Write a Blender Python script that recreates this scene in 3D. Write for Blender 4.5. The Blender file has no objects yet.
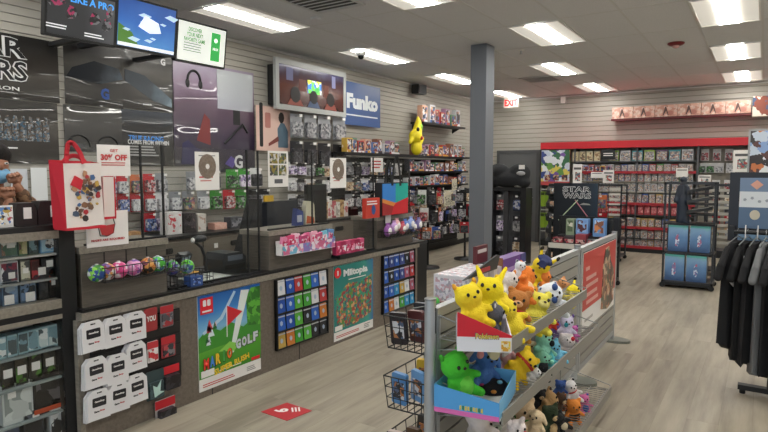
import bpy, bmesh, math, random
from mathutils import Vector, Matrix
rnd = random.Random(11)
SC = bpy.context.scene
COL = SC.collection
PI = math.pi
# ---------------------------------------------------------------- camera
F_PX, YAW, PITCH = 577.0, math.radians(33.37), math.radians(4.46)
CAM = Vector((0, 0, 1.6))
FW = Vector((-math.sin(YAW)*math.cos(PITCH), math.cos(YAW)*math.cos(PITCH), -math.sin(PITCH)))
RT = Vector((math.cos(YAW), math.sin(YAW), 0)); UPV = RT.cross(FW)
def ray(x, y): return RT*(x-384) - UPV*(y-216) + FW*F_PX
def atX(x, y, X): v = ray(x, y); return CAM + v*((X-CAM.x)/v.x)
def atY(x, y, Y): v = ray(x, y); return CAM + v*((Y-CAM.y)/v.y)
def atZ(x, y, Z): v = ray(x, y); return CAM + v*((Z-CAM.z)/v.z)
def rectX(x0, y0, x1, y1, X):      # pixel box on a plane facing +x -> y0,y1,z0,z1
    a = atX(x0, (y0+y1)/2, X); b = atX(x1, (y0+y1)/2, X)
    xm = (x0+x1)/2; return a.y, b.y, atX(xm, y1, X).z, atX(xm, y0, X).z
def rectY(x0, y0, x1, y1, Y):
    a = atY(x0, (y0+y1)/2, Y); b = atY(x1, (y0+y1)/2, Y)
    xm = (x0+x1)/2; return a.x, b.x, atY(xm, y1, Y).z, atY(xm, y0, Y).z
# ---------------------------------------------------------------- materials
def lin(c):
    if isinstance(c, str): c = [int(c[i:i+2], 16)/255 for i in (0, 2, 4)]
    return tuple((v/12.92 if v <= .04045 else ((v+.055)/1.055)**2.4) for v in c[:3]) + (1,)
MATS = {}
def newmat(name):
    m = bpy.data.materials.new(name); m.use_nodes = True
    nt = m.node_tree; b = nt.nodes['Principled BSDF']; return m, nt, b
def mat(col, rough=.55, metal=0, emit=0, coat=0, noise=0, name=None):
    k = (col, rough, metal, emit, coat, noise)
    if k in MATS: return MATS[k]
    m, nt, b = newmat(name or 'paint_'+str(col)); L = lin(col)
    b.inputs['Base Color'].default_value = L
    b.inputs['Roughness'].default_value = rough; b.inputs['Metallic'].default_value = metal
    if coat: b.inputs['Coat Weight'].default_value = coat; b.inputs['Coat Roughness'].default_value = .08
    if emit:
        b.inputs['Emission Color'].default_value = L; b.inputs['Emission Strength'].default_value = emit
    if noise:
        tc = nt.nodes.new('ShaderNodeTexCoord'); n = nt.nodes.new('ShaderNodeTexNoise'); n.inputs['Scale'].default_value = noise
        n.inputs['Detail'].default_value = 6
        nt.links.new(tc.outputs['Object'], n.inputs['Vector'])
        bp = nt.nodes.new('ShaderNodeBump'); bp.inputs['Strength'].default_value = .5; bp.inputs['Distance'].default_value = .01
        nt.links.new(n.outputs['Fac'], bp.inputs['Height']); nt.links.new(bp.outputs['Normal'], b.inputs['Normal'])
    MATS[k] = m; return m
def tint(rough=.5, fuzzy=False):
    k = ('tint', rough, fuzzy)
    if k in MATS: return MATS[k]
    m, nt, b = newmat('coloured_stock'); oi = nt.nodes.new('ShaderNodeObjectInfo')
    nt.links.new(oi.outputs['Color'], b.inputs['Base Color']); b.inputs['Roughness'].default_value = rough
    MATS[k] = m; return m
def art(pal, scale=14, key='', emit=0, rough=.35, fine=0, perobj=True, squash=(1, 1, 1)):
    """printed picture: patches of a palette, different on every object"""
    k = ('art', tuple(pal), scale, key, emit, rough, squash)
    if k in MATS: return MATS[k]
    m, nt, b = newmat('printed_art'); N = nt.nodes.new; Lk = nt.links.new
    tc = N('ShaderNodeTexCoord'); oi = N('ShaderNodeObjectInfo')
    mul = N('ShaderNodeMath'); mul.operation = 'MULTIPLY'; mul.inputs[1].default_value = 53 if perobj else 0; Lk(oi.outputs['Random'], mul.inputs[0])
    mp = N('ShaderNodeVectorMath'); mp.operation = 'MULTIPLY'; mp.inputs[1].default_value = squash; Lk(tc.outputs['Object'], mp.inputs[0])
    add = N('ShaderNodeVectorMath'); add.operation = 'ADD'; Lk(mp.outputs[0], add.inputs[0]); Lk(mul.outputs[0], add.inputs[1])
    nz = N('ShaderNodeTexNoise'); nz.inputs['Scale'].default_value = scale*1.3; nz.inputs['Detail'].default_value = 2
    Lk(add.outputs[0], nz.inputs['Vector'])
    wob = N('ShaderNodeVectorMath'); wob.operation = 'SCALE'; wob.inputs['Scale'].default_value = 1.2/scale
    Lk(nz.outputs['Color'], wob.inputs[0])
    a2 = N('ShaderNodeVectorMath'); a2.operation = 'ADD'; Lk(add.outputs[0], a2.inputs[0]); Lk(wob.outputs[0], a2.inputs[1])
    v = N('ShaderNodeTexVoronoi'); v.inputs['Scale'].default_value = scale; Lk(a2.outputs[0], v.inputs['Vector'])
    sp = N('ShaderNodeSeparateColor'); Lk(v.outputs['Color'], sp.inputs[0])
    cr = N('ShaderNodeValToRGB'); cr.color_ramp.interpolation = 'CONSTANT'
    e = cr.color_ramp.elements
    for i, c in enumerate(pal):
        p = i/len(pal)
        if i < 2: el = e[i]; el.position = p
        else: el = e.new(p)
        el.color = lin(c)
    Lk(sp.outputs[0], cr.inputs['Fac']); Lk(cr.outputs['Color'], b.inputs['Base Color'])
    b.inputs['Roughness'].default_value = rough
    if emit:
        Lk(cr.outputs['Color'], b.inputs['Emission Color']); b.inputs['Emission Strength'].default_value = emit
    MATS[k] = m; return m
def grad(stops, axis='Z', size=1.0, wob=.15, scale=3, rough=.35, emit=0, gloss_wave=False, key=''):
    """printed colour gradient along a local axis of the object, with some noise in the print"""
    k = ('grad', tuple(stops), axis, size, wob, scale, rough, emit, gloss_wave, key)
    if k in MATS: return MATS[k]
    m, nt, b = newmat('printed_gradient'); N = nt.nodes.new; Lk = nt.links.new
    tc = N('ShaderNodeTexCoord'); s = N('ShaderNodeSeparateXYZ'); Lk(tc.outputs['Object'], s.inputs[0])
    nz = N('ShaderNodeTexNoise'); nz.inputs['Scale'].default_value = scale; nz.inputs['Detail'].default_value = 4; Lk(tc.outputs['Object'], nz.inputs['Vector'])
    a = N('ShaderNodeMath'); a.operation = 'DIVIDE'; a.inputs[1].default_value = size; Lk(s.outputs[axis], a.inputs[0])
    c = N('ShaderNodeMath'); c.operation = 'MULTIPLY_ADD'; c.inputs[1].default_value = wob*2; Lk(nz.outputs['Fac'], c.inputs[0])
    c.inputs[2].default_value = -wob
    d = N('ShaderNodeMath'); d.operation = 'ADD'; Lk(a.outputs[0], d.inputs[0]); Lk(c.outputs[0], d.inputs[1])
    cr = N('ShaderNodeValToRGB'); e = cr.color_ramp.elements
    for i, (p, col) in enumerate(stops):
        if i < 2: el = e[i]; el.position = p
        else: el = e.new(p)
        el.color = lin(col)
    Lk(d.outputs[0], cr.inputs['Fac']); Lk(cr.outputs['Color'], b.inputs['Base Color']); b.inputs['Roughness'].default_value = rough
    if emit: Lk(cr.outputs['Color'], b.inputs['Emission Color']); b.inputs['Emission Strength'].default_value = emit
    if gloss_wave:
        wave_bump(nt, b)
    MATS[k] = m; return m
def wave_bump(nt, b):
    N = nt.nodes.new; Lk = nt.links.new
    tc = N('ShaderNodeTexCoord'); nz = N('ShaderNodeTexNoise'); nz.inputs['Scale'].default_value = 1.5; nz.inputs['Detail'].default_value = .4
    mp = N('ShaderNodeMapping'); mp.inputs['Scale'].default_value = (.8, 1, 2.0); Lk(tc.outputs['Object'], mp.inputs[0]); Lk(mp.outputs[0], nz.inputs['Vector'])
    bp = N('ShaderNodeBump'); bp.inputs['Strength'].default_value = 1; bp.inputs['Distance'].default_value = .07
    Lk(nz.outputs['Fac'], bp.inputs['Height']); Lk(bp.outputs['Normal'], b.inputs['Coat Normal'])
    b.inputs['Coat Weight'].default_value = 1; b.inputs['Coat Roughness'].default_value = .05; b.inputs['Coat IOR'].default_value = 1.5
def glass():
    if 'glass' in MATS: return MATS['glass']
    m = bpy.data.materials.new('clear_acrylic'); m.use_nodes = True; nt = m.node_tree; nt.nodes.clear(); N = nt.nodes.new
    o = N('ShaderNodeOutputMaterial'); mx = N('ShaderNodeMixShader'); t = N('ShaderNodeBsdfTransparent'); g = N('ShaderNodeBsdfGlossy'); fr = N('ShaderNodeLayerWeight')
    pw = N('ShaderNodeMath'); pw.operation = 'POWER'; pw.inputs[1].default_value = 5; ma = N('ShaderNodeMath'); ma.operation = 'MULTIPLY_ADD'; ma.inputs[1].default_value = .5; ma.inputs[2].default_value = .03
    t.inputs[0].default_value = (.96, .97, .97, 1); g.inputs['Roughness'].default_value = .03
    nt.links.new(fr.outputs['Facing'], pw.inputs[0]); nt.links.new(pw.outputs[0], ma.inputs[0])
    nt.links.new(ma.outputs[0], mx.inputs[0]); nt.links.new(t.outputs[0], mx.inputs[1]); nt.links.new(g.outputs[0], mx.inputs[2]); nt.links.new(mx.outputs[0], o.inputs[0])
    MATS['glass'] = m; return m
def wood(c1, c2, scale=(1, 12, 12), rough=.5, key=''):
    k = ('wood', c1, c2, scale, rough)
    if k in MATS: return MATS[k]
    m, nt, b = newmat('woodgrain'); N = nt.nodes.new; Lk = nt.links.new
    tc = N('ShaderNodeTexCoord'); mp = N('ShaderNodeMapping'); mp.inputs['Scale'].default_value = scale
    nz = N('ShaderNodeTexNoise'); nz.inputs['Scale'].default_value = 3; nz.inputs['Detail'].default_value = 8; nz.inputs['Roughness'].default_value = .65
    Lk(tc.outputs['Object'], mp.inputs[0]); Lk(mp.outputs[0], nz.inputs['Vector'])
    cr = N('ShaderNodeValToRGB'); cr.color_ramp.elements[0].position = .35; cr.color_ramp.elements[1].position = .65
    cr.color_ramp.elements[0].color = lin(c1); cr.color_ramp.elements[1].color = lin(c2)
    Lk(nz.outputs['Fac'], cr.inputs[0]); Lk(cr.outputs[0], b.inputs['Base Color']); b.inputs['Roughness'].default_value = rough
    MATS[k] = m; return m
BLACK = mat('17181a', .45); DKMET = mat('2b2c2f', .4, .6); WHITE = mat('e9e8e4', .5); GREYMET = mat('9fa2a2', .35, .55)
RED = mat('c4202a', .45); PAPER = mat('ece9e6', .7); DKWOOD = wood('565049', '6b645b', (2, 2, 30)); CTRWOOD = wood('645c53', '7c7166', (14, 1.2, 14), .45)
EDGEWOOD = wood('7c756b', '979084', (14, 1.2, 14), .45)
# ---------------------------------------------------------------- mesh builder
class MB:
    def __init__(s): s.v = []; s.f = []; s.mi = []; s.ms = []; s.sm = []
    def m(s, m):
        if m not in s.ms: s.ms.append(m)
        return s.ms.index(m)
    def add(s, vs, fs, m, smooth=False, M=None):
        b = len(s.v); i = s.m(m)
        s.v += [tuple(M @ Vector(v)) if M else tuple(v) for v in vs]
        for f in fs: s.f.append([b+k for k in f]); s.mi.append(i); s.sm.append(smooth)
        return s
    def box(s, x0, x1, y0, y1, z0, z1, m, M=None, front=None):
        vs = [(x0, y0, z0), (x1, y0, z0), (x1, y1, z0), (x0, y1, z0), (x0, y0, z1), (x1, y0, z1), (x1, y1, z1), (x0, y1, z1)]
        fs = [(0, 3, 2, 1), (4, 5, 6, 7), (1, 2, 6, 5), (2, 3, 7, 6), (3, 0, 4, 7)]
        s.add(vs, fs, m, M=M); s.add(vs, [(0, 1, 5, 4)], front or m, M=M); return s
    def rbox(s, x0, x1, y0, y1, z0, z1, m, r=.01, M=None, n=3, smooth=True):
        """box whose outline (seen from the front) has rounded corners"""
        pts = []
        for cx, cz, a in ((x1-r, z1-r, 0), (x0+r, z1-r, 90), (x0+r, z0+r, 180), (x1-r, z0+r, 270)):
            for k in range(n+1):
                t = math.radians(a+90*k/n); pts.append((cx+r*math.cos(t), cz+r*math.sin(t)))
        return s.prism(pts, y0, y1, m, M)
    def prism(s, pts, y0, y1, m, M=None, front=None, ax='y'):
        n = len(pts); A = sum(pts[i][0]*pts[(i+1) % n][1]-pts[(i+1) % n][0]*pts[i][1] for i in range(n))
        if A < 0: pts = pts[::-1]
        if ax == 'y': vs = [(p[0], y0, p[1]) for p in pts]+[(p[0], y1, p[1]) for p in pts]
        elif ax == 'z': vs = [(p[0], p[1], y1) for p in pts]+[(p[0], p[1], y0) for p in pts]
        else: vs = [(y1, p[0], p[1]) for p in pts]+[(y0, p[0], p[1]) for p in pts]
        s.add(vs, [tuple(range(n))], front or m, M=M)
        s.add(vs, [tuple(range(2*n-1, n-1, -1))]+[(i, n+i, n+(i+1) % n, (i+1) % n) for i in range(n)], m, M=M); return s
    def cyl(s, p0, p1, r0, m, r1=None, n=10, M=None, caps=True):
        r1 = r0 if r1 is None else r1; p0 = Vector(p0); p1 = Vector(p1); d = (p1-p0).normalized()
        a = d.orthogonal().normalized(); b = d.cross(a)
        vs = []
        for p, r in ((p0, r0), (p1, r1)):
            for k in range(n):
                t = 2*PI*k/n; vs.append(p+a*r*math.cos(t)+b*r*math.sin(t))
        fs = [(i, (i+1) % n, n+(i+1) % n, n+i) for i in range(n)]
        s.add(vs, fs, m, True, M)
        if caps: s.add(vs, [tuple(range(n-1, -1, -1)), tuple(range(n, 2*n))], m, M=M)
        return s
    def tube(s, pts, r, m, n=6, M=None):
        for a, b in zip(pts[:-1], pts[1:]): s.cyl(a, b, r, m, n=n, M=M)
        return s
    def ball(s, c, r, m, n=12, M=None, rot=None):
        r = (r, r, r) if not hasattr(r, '__len__') else r; h = n//2; vs = []; c = Vector(c)
        for i in range(1, h):
            ph = PI*i/h
            for j in range(n):
                t = 2*PI*j/n; v = Vector((r[0]*math.sin(ph)*math.cos(t), r[1]*math.sin(ph)*math.sin(t), r[2]*math.cos(ph)))
                vs.append(c+(rot @ v if rot else v))
        t = len(vs); e = Vector((0, 0, r[2])); e = rot @ e if rot else e; vs += [c+e, c-e]; fs = []
        for i in range(h-2):
            for j in range(n):
                a = i*n+j; b = i*n+(j+1) % n; fs.append((a, a+n, b+n, b))
        for j in range(n): fs.append((t, j, (j+1) % n)); fs.append((t+1, (h-2)*n+(j+1) % n, (h-2)*n+j))
        return s.add(vs, fs, m, True, M)
    def lathe(s, prof, m, n=16, M=None, smooth=True):
        vs = []
        for r, z in prof:
            for k in range(n): vs.append((r*math.cos(2*PI*k/n), r*math.sin(2*PI*k/n), z))
        fs = [(i*n+k, i*n+(k+1) % n, (i+1)*n+(k+1) % n, (i+1)*n+k) for i in range(len(prof)-1) for k in range(n)]
        s.add(vs, fs, m, smooth, M)
        return s.add(vs, [tuple(range(n-1, -1, -1)), tuple(range((len(prof)-1)*n, len(prof)*n))], m, M=M)
    def mesh(s, name):
        me = bpy.data.meshes.new(name); me.from_pydata(s.v, [], s.f)
        for m in s.ms: me.materials.append(m)
        me.polygons.foreach_set('material_index', s.mi); me.polygons.foreach_set('use_smooth', s.sm); me.update(); return me
KIDS = {}
def link(o, parent=None):
    COL.objects.link(o)
    if parent is not None: o.parent = parent; KIDS.setdefault(parent.name, []).append(o)
    return o
def part(mb, name, parent, loc=(0, 0, 0), label=None, color=None, rot=None, kind=None):
    me = mb if isinstance(mb, bpy.types.Mesh) else mb.mesh(name)
    o = bpy.data.objects.new(name, me); o.location = loc
    if rot: o.rotation_euler = rot
    if label: o['label'] = label
    if kind: o['kind'] = kind
    if color: o.color = lin(color)
    return link(o, parent)
def tagit(o, label, cat, group=None, kind=None):
    if label: o['label'] = label
    if cat: o['category'] = cat
    if group: o['group'] = group
    if kind: o['kind'] = kind
    return o
def thing(name, label, cat, loc=(0, 0, 0), rz=0, group=None):
    o = bpy.data.objects.new(name, None); o.empty_display_size = .05; o.location = loc; o.rotation_euler = (0, 0, rz)
    link(o); return tagit(o, label, cat, group)
def one(mb, name, label, cat, loc=(0, 0, 0), rz=0, group=None, color=None, rot=None):
    me = mb if isinstance(mb, bpy.types.Mesh) else mb.mesh(name)
    o = bpy.data.objects.new(name, me); o.location = loc; o.rotation_euler = rot or (0, 0, rz)
    if color: o.color = lin(color)
    link(o); return tagit(o, label, cat, group)
def struct(name, mb):
    o = bpy.data.objects.new(name, mb.mesh(name)); link(o); o['kind'] = 'structure'; return o
def copy_tree(o, parent=None):
    c = o.copy(); link(c, parent)
    for ch in KIDS.get(o.name, []): copy_tree(ch, c)
    return c
PROTO = {}
def spawn(key, build, loc, rz, label, group=None, scale=None, color=None, rot=None):
    """first call builds the thing, later calls copy it with its parts"""
    if key not in PROTO: r = PROTO[key] = build(); 
    else:
        r = copy_tree(PROTO[key])
    r.location = loc; r.rotation_euler = rot or (0, 0, rz); r['label'] = label
    if group: r['group'] = group
    r.scale = scale if scale else (1, 1, 1)
    def paint(o):
        o.color = lin(color)
        for ch in KIDS.get(o.name, []): paint(ch)
    if color: paint(r)
    return r
def textmesh(s, w, h, m, align='CENTER', ext=.0006, bold=.02, fitw=True):
    k = ('T', s, w, h, m.name, align, bold)
    if k in PROTO: return PROTO[k]
    cu = bpy.data.curves.new('lettering', 'FONT'); cu.body = s; cu.size = 1; cu.offset = bold; cu.space_line = .9
    cu.align_x = 'CENTER'; cu.resolution_u = 2; cu.extrude = 0
    ob = bpy.data.objects.new('lettering_tmp', cu); COL.objects.link(ob)
    bpy.context.view_layer.update()
    me = bpy.data.meshes.new_from_object(ob.evaluated_get(bpy.context.evaluated_depsgraph_get()))
    bpy.data.objects.remove(ob); bpy.data.curves.remove(cu)
    xs = [v.co.x for v in me.vertices]; ys = [v.co.y for v in me.vertices]
    cx, cy = (min(xs)+max(xs))/2, (min(ys)+max(ys))/2; W = max(xs)-min(xs); H = max(ys)-min(ys)
    sx = w/W; sz = h/H
    for v in me.vertices: v.co = ((v.co.x-cx)*sx, 0, (v.co.y-cy)*sz)
    me.materials.clear(); me.materials.append(m); me.update(); me.name = 'lettering'
    PROTO[k] = me; return me
def text(s, parent, cx, cz, w, h, m, y=-.004, name='lettering', bold=.02, rot=0):
    return part(textmesh(s, w, h, m, bold=bold), name, parent, (cx, y, cz), rot=(0, rot, 0) if rot else None)
def lines(mb, x0, x1, z0, z1, n, m, y=-.003, ragged=True):
    for i in range(n):
        z = z1-(i+.5)*(z1-z0)/n; h = (z1-z0)/n*.22; e = x1-(rnd.random()*.25*(x1-x0) if ragged else 0)
        mb.box(x0, e, y, y+.001, z-h, z+h, m)
ORD = ['first', 'second', 'third', 'fourth', 'fifth', 'sixth', 'seventh', 'eighth', 'ninth', 'tenth', 'eleventh', 'twelfth', 'thirteenth', 'fourteenth', 'fifteenth', 'sixteenth', 'seventeenth', 'eighteenth', 'nineteenth', 'twentieth', 'twenty-first', 'twenty-second', 'twenty-third', 'twenty-fourth', 'twenty-fifth', 'twenty-sixth', 'twenty-seventh', 'twenty-eighth', 'twenty-ninth', 'thirtieth']
R90 = PI/2
def remesh(mb, name, vox, m, smooth=6, level=0):
    """fuse overlapping solids into one continuous skin"""
    me = mb.mesh('tmp'); ob = bpy.data.objects.new('tmp_skin', me); COL.objects.link(ob)
    r = ob.modifiers.new('r', 'REMESH'); r.mode = 'VOXEL'; r.voxel_size = vox
    s = ob.modifiers.new('s', 'SMOOTH'); s.iterations = smooth; s.factor = .5
    bpy.context.view_layer.update()
    out = bpy.data.meshes.new_from_object(ob.evaluated_get(bpy.context.evaluated_depsgraph_get()))
    bpy.data.objects.remove(ob); bpy.data.meshes.remove(me)
    out.materials.clear(); out.materials.append(m)
    out.polygons.foreach_set('material_index', [0]*len(out.polygons)); out.polygons.foreach_set('use_smooth', [True]*len(out.polygons)); out.name = name; out.update()
    return out
# ================================================================ the room
XL, YB, HC = -5.58, 12.75, 3.227
XR, YF = 2.6, -3.2
SLAT = mat('a4a097', .55); GROOVE = mat('6f6b62', .7)
mb = MB(); mb.box(XL-.1, XL-.02, YF, YB+.1, 0, HC+.1, GROOVE)
n = int(HC/.0762)
for i in range(n+1):
    z = i*.0762; mb.box(XL-.02, XL, YF, YB, z+.007, min(z+.0762, HC), SLAT)
struct('wall_left', mb)
mb = MB(); mb.box(XL, XR, YB+.02, YB+.1, 0, HC+.1, GROOVE)
for i in range(int(HC/.1016)+1):
    z = i*.1016; mb.box(XL, XR, YB, YB+.02, z+.011, min(z+.1016, HC), SLAT)
struct('wall_back', mb)
WPAINT = mat('c9c5bc', .8)
struct('wall_right', MB().box(XR, XR+.1, YF, YB, 0, HC+.1, WPAINT))
mb = MB(); mb.box(XL, -4.2, YF-.1, YF, 0, HC+.1, WPAINT); mb.box(2.2, XR, YF-.1, YF, 0, HC+.1, WPAINT); mb.box(-4.2, 2.2, YF-.1, YF, 2.7, HC+.1, WPAINT)
struct('wall_front', mb)
wf = struct('window_1', MB().box(-4.2, 2.2, YF-.06, YF-.05, .1, 2.7, glass()))
fr = MB()
for x in (-4.2, -2.6, -1.0, .6, 2.14): fr.box(x, x+.06, YF-.08, YF, 0, 2.7, GREYMET)
fr.box(-4.2, 2.2, YF-.08, YF, 0, .1, GREYMET); fr.box(-4.2, 2.2, YF-.08, YF, 2.64, 2.7, GREYMET)
part(fr, 'window_frame', wf)
# floor: wood-look vinyl planks running towards the back wall
m, nt, b = newmat('vinyl_plank'); N = nt.nodes.new; Lk = nt.links.new
tc = N('ShaderNodeTexCoord'); mp = N('ShaderNodeMapping'); mp.inputs['Rotation'].default_value = (0, 0, R90); Lk(tc.outputs['Object'], mp.inputs[0])
br = N('ShaderNodeTexBrick'); br.inputs['Scale'].default_value = 1; br.inputs['Brick Width'].default_value = 1.22; br.inputs['Row Height'].default_value = .178
br.inputs['Mortar Size'].default_value = .001; br.inputs['Color1'].default_value = (0, 0, 0, 1); br.inputs['Color2'].default_value = (1, 1, 1, 1); br.inputs['Mortar'].default_value = (.3, .3, .3, 1); br.offset = .37
Lk(mp.outputs[0], br.inputs['Vector'])
m2 = N('ShaderNodeMapping'); m2.inputs['Scale'].default_value = (9, .9, 1); Lk(tc.outputs['Object'], m2.inputs[0])
off = N('ShaderNodeVectorMath'); off.operation = 'ADD'; sc_ = N('ShaderNodeVectorMath'); sc_.operation = 'SCALE'; sc_.inputs['Scale'].default_value = 7; Lk(br.outputs['Color'], sc_.inputs[0])
Lk(m2.outputs[0], off.inputs[0]); Lk(sc_.outputs[0], off.inputs[1])
nz = N('ShaderNodeTexNoise'); nz.inputs['Scale'].default_value = 1.1; nz.inputs['Detail'].default_value = 9; nz.inputs['Roughness'].default_value = .62; Lk(off.outputs[0], nz.inputs['Vector'])
mx = N('ShaderNodeMath'); mx.operation = 'MULTIPLY_ADD'; mx.inputs[1].default_value = .09; sb = N('ShaderNodeSeparateColor'); Lk(br.outputs['Color'], sb.inputs[0]); Lk(sb.outputs[0], mx.inputs[0]); Lk(nz.outputs['Fac'], mx.inputs[2])
cr = N('ShaderNodeValToRGB'); e = cr.color_ramp.elements; e[0].position = .36; e[0].color = lin('857c6e'); e[1].position = .78; e[1].color = lin('aea493'); k = e.new(.55); k.color = lin('9c9383')
Lk(mx.outputs[0], cr.inputs[0])
mul = N('ShaderNodeMix'); mul.data_type = 'RGBA'; mul.blend_type = 'MULTIPLY'; Lk(br.outputs['Fac'], mul.inputs['Factor']); Lk(cr.outputs[0], mul.inputs[6]); mul.inputs[7].default_value = (.78, .76, .73, 1)
Lk(mul.outputs[2], b.inputs['Base Color']); b.inputs['Roughness'].default_value = .42; b.inputs['Specular IOR Level'].default_value = .35
struct('floor', MB().box(XL-.1, XR+.1, YF-.1, YB+.1, -.1, 0, m))
# ceiling: mineral tiles in a T-bar grid
TX0, TY0, PX, PY = -5.577, 2.69, .6096, 1.2192
m, nt, b = newmat('ceiling_tile'); tc = nt.nodes.new('ShaderNodeTexCoord'); nz = nt.nodes.new('ShaderNodeTexNoise'); nz.inputs['Scale'].default_value = 90; nz.inputs['Detail'].default_value = 3
nt.links.new(tc.outputs['Object'], nz.inputs['Vector']); cr = nt.nodes.new('ShaderNodeValToRGB'); cr.color_ramp.elements[0].color = lin('cfd0d2'); cr.color_ramp.elements[1].color = lin('dcdddf'); cr.color_ramp.elements[0].position = .35; cr.color_ramp.elements[1].position = .55
nt.links.new(nz.outputs['Fac'], cr.inputs[0]); nt.links.new(cr.outputs[0], b.inputs['Base Color']); b.inputs['Roughness'].default_value = .9
TILE = m; TBAR = mat('cfcfce', .6)
mb = MB(); mb.box(XL-.1, XR+.1, YF-.1, YB+.1, HC+.008, HC+.1, TILE)
i = 0
while TX0+i*PX < XR: mb.box(TX0+i*PX-.011, TX0+i*PX+.011, YF, YB, HC+.0055, HC+.009, TBAR); i += 1
for j in range(-5, 9):
    if YF < TY0+j*PY < YB: mb.box(XL, XR, TY0+j*PY-.011, TY0+j*PY+.011, HC+.006, HC+.009, TBAR)
struct('ceiling', mb)
mb = MB(); mb.box(XL, XL+.02, YF, YB, HC-.03, HC, TBAR); mb.box(XL, XR, YB-.02, YB, HC-.03, HC, TBAR); struct('trim_1', mb)
struct('baseboard_left', MB().box(XL, XL+.015, YF, YB, 0, .1, BLACK)); struct('baseboard_back', MB().box(-4.05, XR, YB-.015, YB, 0, .1, BLACK))
# troffer lights
LENS = mat('fffdf6', .5, emit=23); SIDE = mat('d8d4ca', .6, emit=.5)
def make_light():
    t = thing('ceiling_light', '', 'ceiling light')
    w, l = PX/2-.014, PY/2-.014
    f = MB()
    for a in ((-w, w, -l, -l+.018), (-w, w, l-.018, l), (-w, -w+.018, -l, l), (w-.018, w, -l, l)): f.box(a[0], a[1], a[2], a[3], -.006, .007, WHITE)
    part(f, 'frame', t)
    r = MB(); W, L = w-.018, l-.018
    for s in (-1, 1):
        x0, x1 = sorted((s*.095, s*W))
        za, zb = (.006, -.002) if s > 0 else (-.002, .006)
        r.add([(x0, -L, za), (x1, -L, zb if s < 0 else -.002), (x1, L, zb if s < 0 else -.002), (x0, L, za)], [(0, 3, 2, 1)], SIDE)
    part(r, 'reflector', t)
    part(MB().box(-.095, .095, -L, L, -.004, .006, LENS), 'lens', t)
    return t
cells = [(5, 3), (4, 5), (4, 7), (8, 5), (8, 7), (1, 1), (1, 3), (4, 1), (8, 3), (1, 5), (1, 7), (8, 1), (4, -1), (1, -1), (8, -1), (12, 1), (12, 3), (12, 5), (12, 7), (12, -1), (4, -3), (8, -3)]  # second half of the list: unseen panels added to illuminate the room
LL = {(1, 1): 'long lit ceiling panel above the three menu screens', (1, 3): 'lit ceiling panel between the camera dome and the framed television', (1, 5): 'lit ceiling panel just left of the grey column', (1, 7): 'lit ceiling panel above the red EXIT sign',
      (4, 1): 'lit ceiling panel cut by the top edge beside the vent', (5, 3): 'large lit ceiling panel just right of the column top', (4, 5): 'lit ceiling panel behind the large one right of the column', (4, 7): 'small lit ceiling panel over the pale slat back wall, right of the vent',
      (8, 3): 'largest lit ceiling panel in the top right corner', (8, 5): 'middle lit ceiling panel of the three at the right edge', (8, 7): 'farthest lit ceiling panel at the right, over the red art shelf'}
for i, j in cells:
    spawn('light', make_light, (TX0+(i+.5)*PX, TY0+(j+.5)*PY, HC-.003), 0, LL.get((i, j), 'unseen lit ceiling panel added for illumination, behind or beside the camera'), 'recessed lights in the ceiling')
def vent(label, px, py, w, l, slats=7):
    p = atZ(px, py, HC); t = thing('ceiling_vent', label, 'vent', (p.x, p.y, HC-.004), 0, 'air vents in the ceiling')
    f = MB()
    for a in ((-w, w, -l, -l+.03), (-w, w, l-.03, l), (-w, -w+.03, -l, l), (w-.03, w, -l, l)): f.box(*a, -.012, .003, TBAR)
    part(f, 'frame', t); part(MB().box(-w+.03, w-.03, -l+.03, l-.03, .0, .003, mat('4d4c4a', .8)), 'opening', t)
    s = MB()
    for k in range(slats):
        y = -l+.05+(2*l-.1)*k/(slats-1); s.box(-w+.03, w-.03, y-.008, y+.008, -.008, -.003, TBAR)
    part(s, 'louvre', t)
vent('square grey air vent in the ceiling at the top edge', 322, 1, .3, .3)
vent('square grey air vent in the ceiling near the EXIT sign', 541, 79, .3, .3)
p = atZ(676, 43, HC); t = thing('fire_alarm', 'round red fire alarm strobe on the ceiling', 'alarm', (p.x, p.y, HC)); 
part(MB().lathe([(.10, 0), (.10, -.012), (.075, -.03), (.045, -.034)], mat('7c1a1e', .4), 20), 'base', t); part(MB().lathe([(.042, -.03), (.04, -.055), (.02, -.065)], mat('d8a8a0', .2), 16), 'lens', t)
p = atZ(521, 50, HC); t = thing('sprinkler', 'small metal sprinkler head hanging right of the column', 'sprinkler', (p.x, p.y, HC)); part(MB().lathe([(.04, 0), (.035, -.008)], WHITE), 'plate', t); part(MB().cyl((0, 0, 0), (0, 0, -.05), .008, GREYMET).lathe([(.02, -.05), (.02, -.054)], GREYMET), 'nozzle', t)
p = atZ(316, 18, HC); one(MB().lathe([(.06, 0), (.06, -.01), (.045, -.02)], TILE), 'smoke_detector', 'small round white detector on ceiling near the vent', 'detector', (p.x, p.y, HC))
# exit sign
y0, y1, z0, z1 = rectX(508, 99, 525, 109, -4.9)
t = thing('exit_sign', 'small white sign reading EXIT in red over the grey door', 'sign', (-4.74, 12.3, 3.0))
part(MB().box(-.17, .17, -.02, .02, 0, .2, WHITE, front=mat('cfc4ba', .6)), 'housing', t); text('EXIT', t, 0, .1, .3, .15, mat('b8141c', .5), y=-.023, bold=.06); part(MB().box(-.03, .03, -.01, .01, .2, .23, WHITE), 'bracket', t)
p = atY(563, 100, 12.7); one(MB().rbox(-.05, .05, -.05, 0, -.07, .07, WHITE, .015), 'wall_sensor', 'small white sensor box high on the pale back wall', 'sensor', (p.x, 12.745, p.z))
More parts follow.
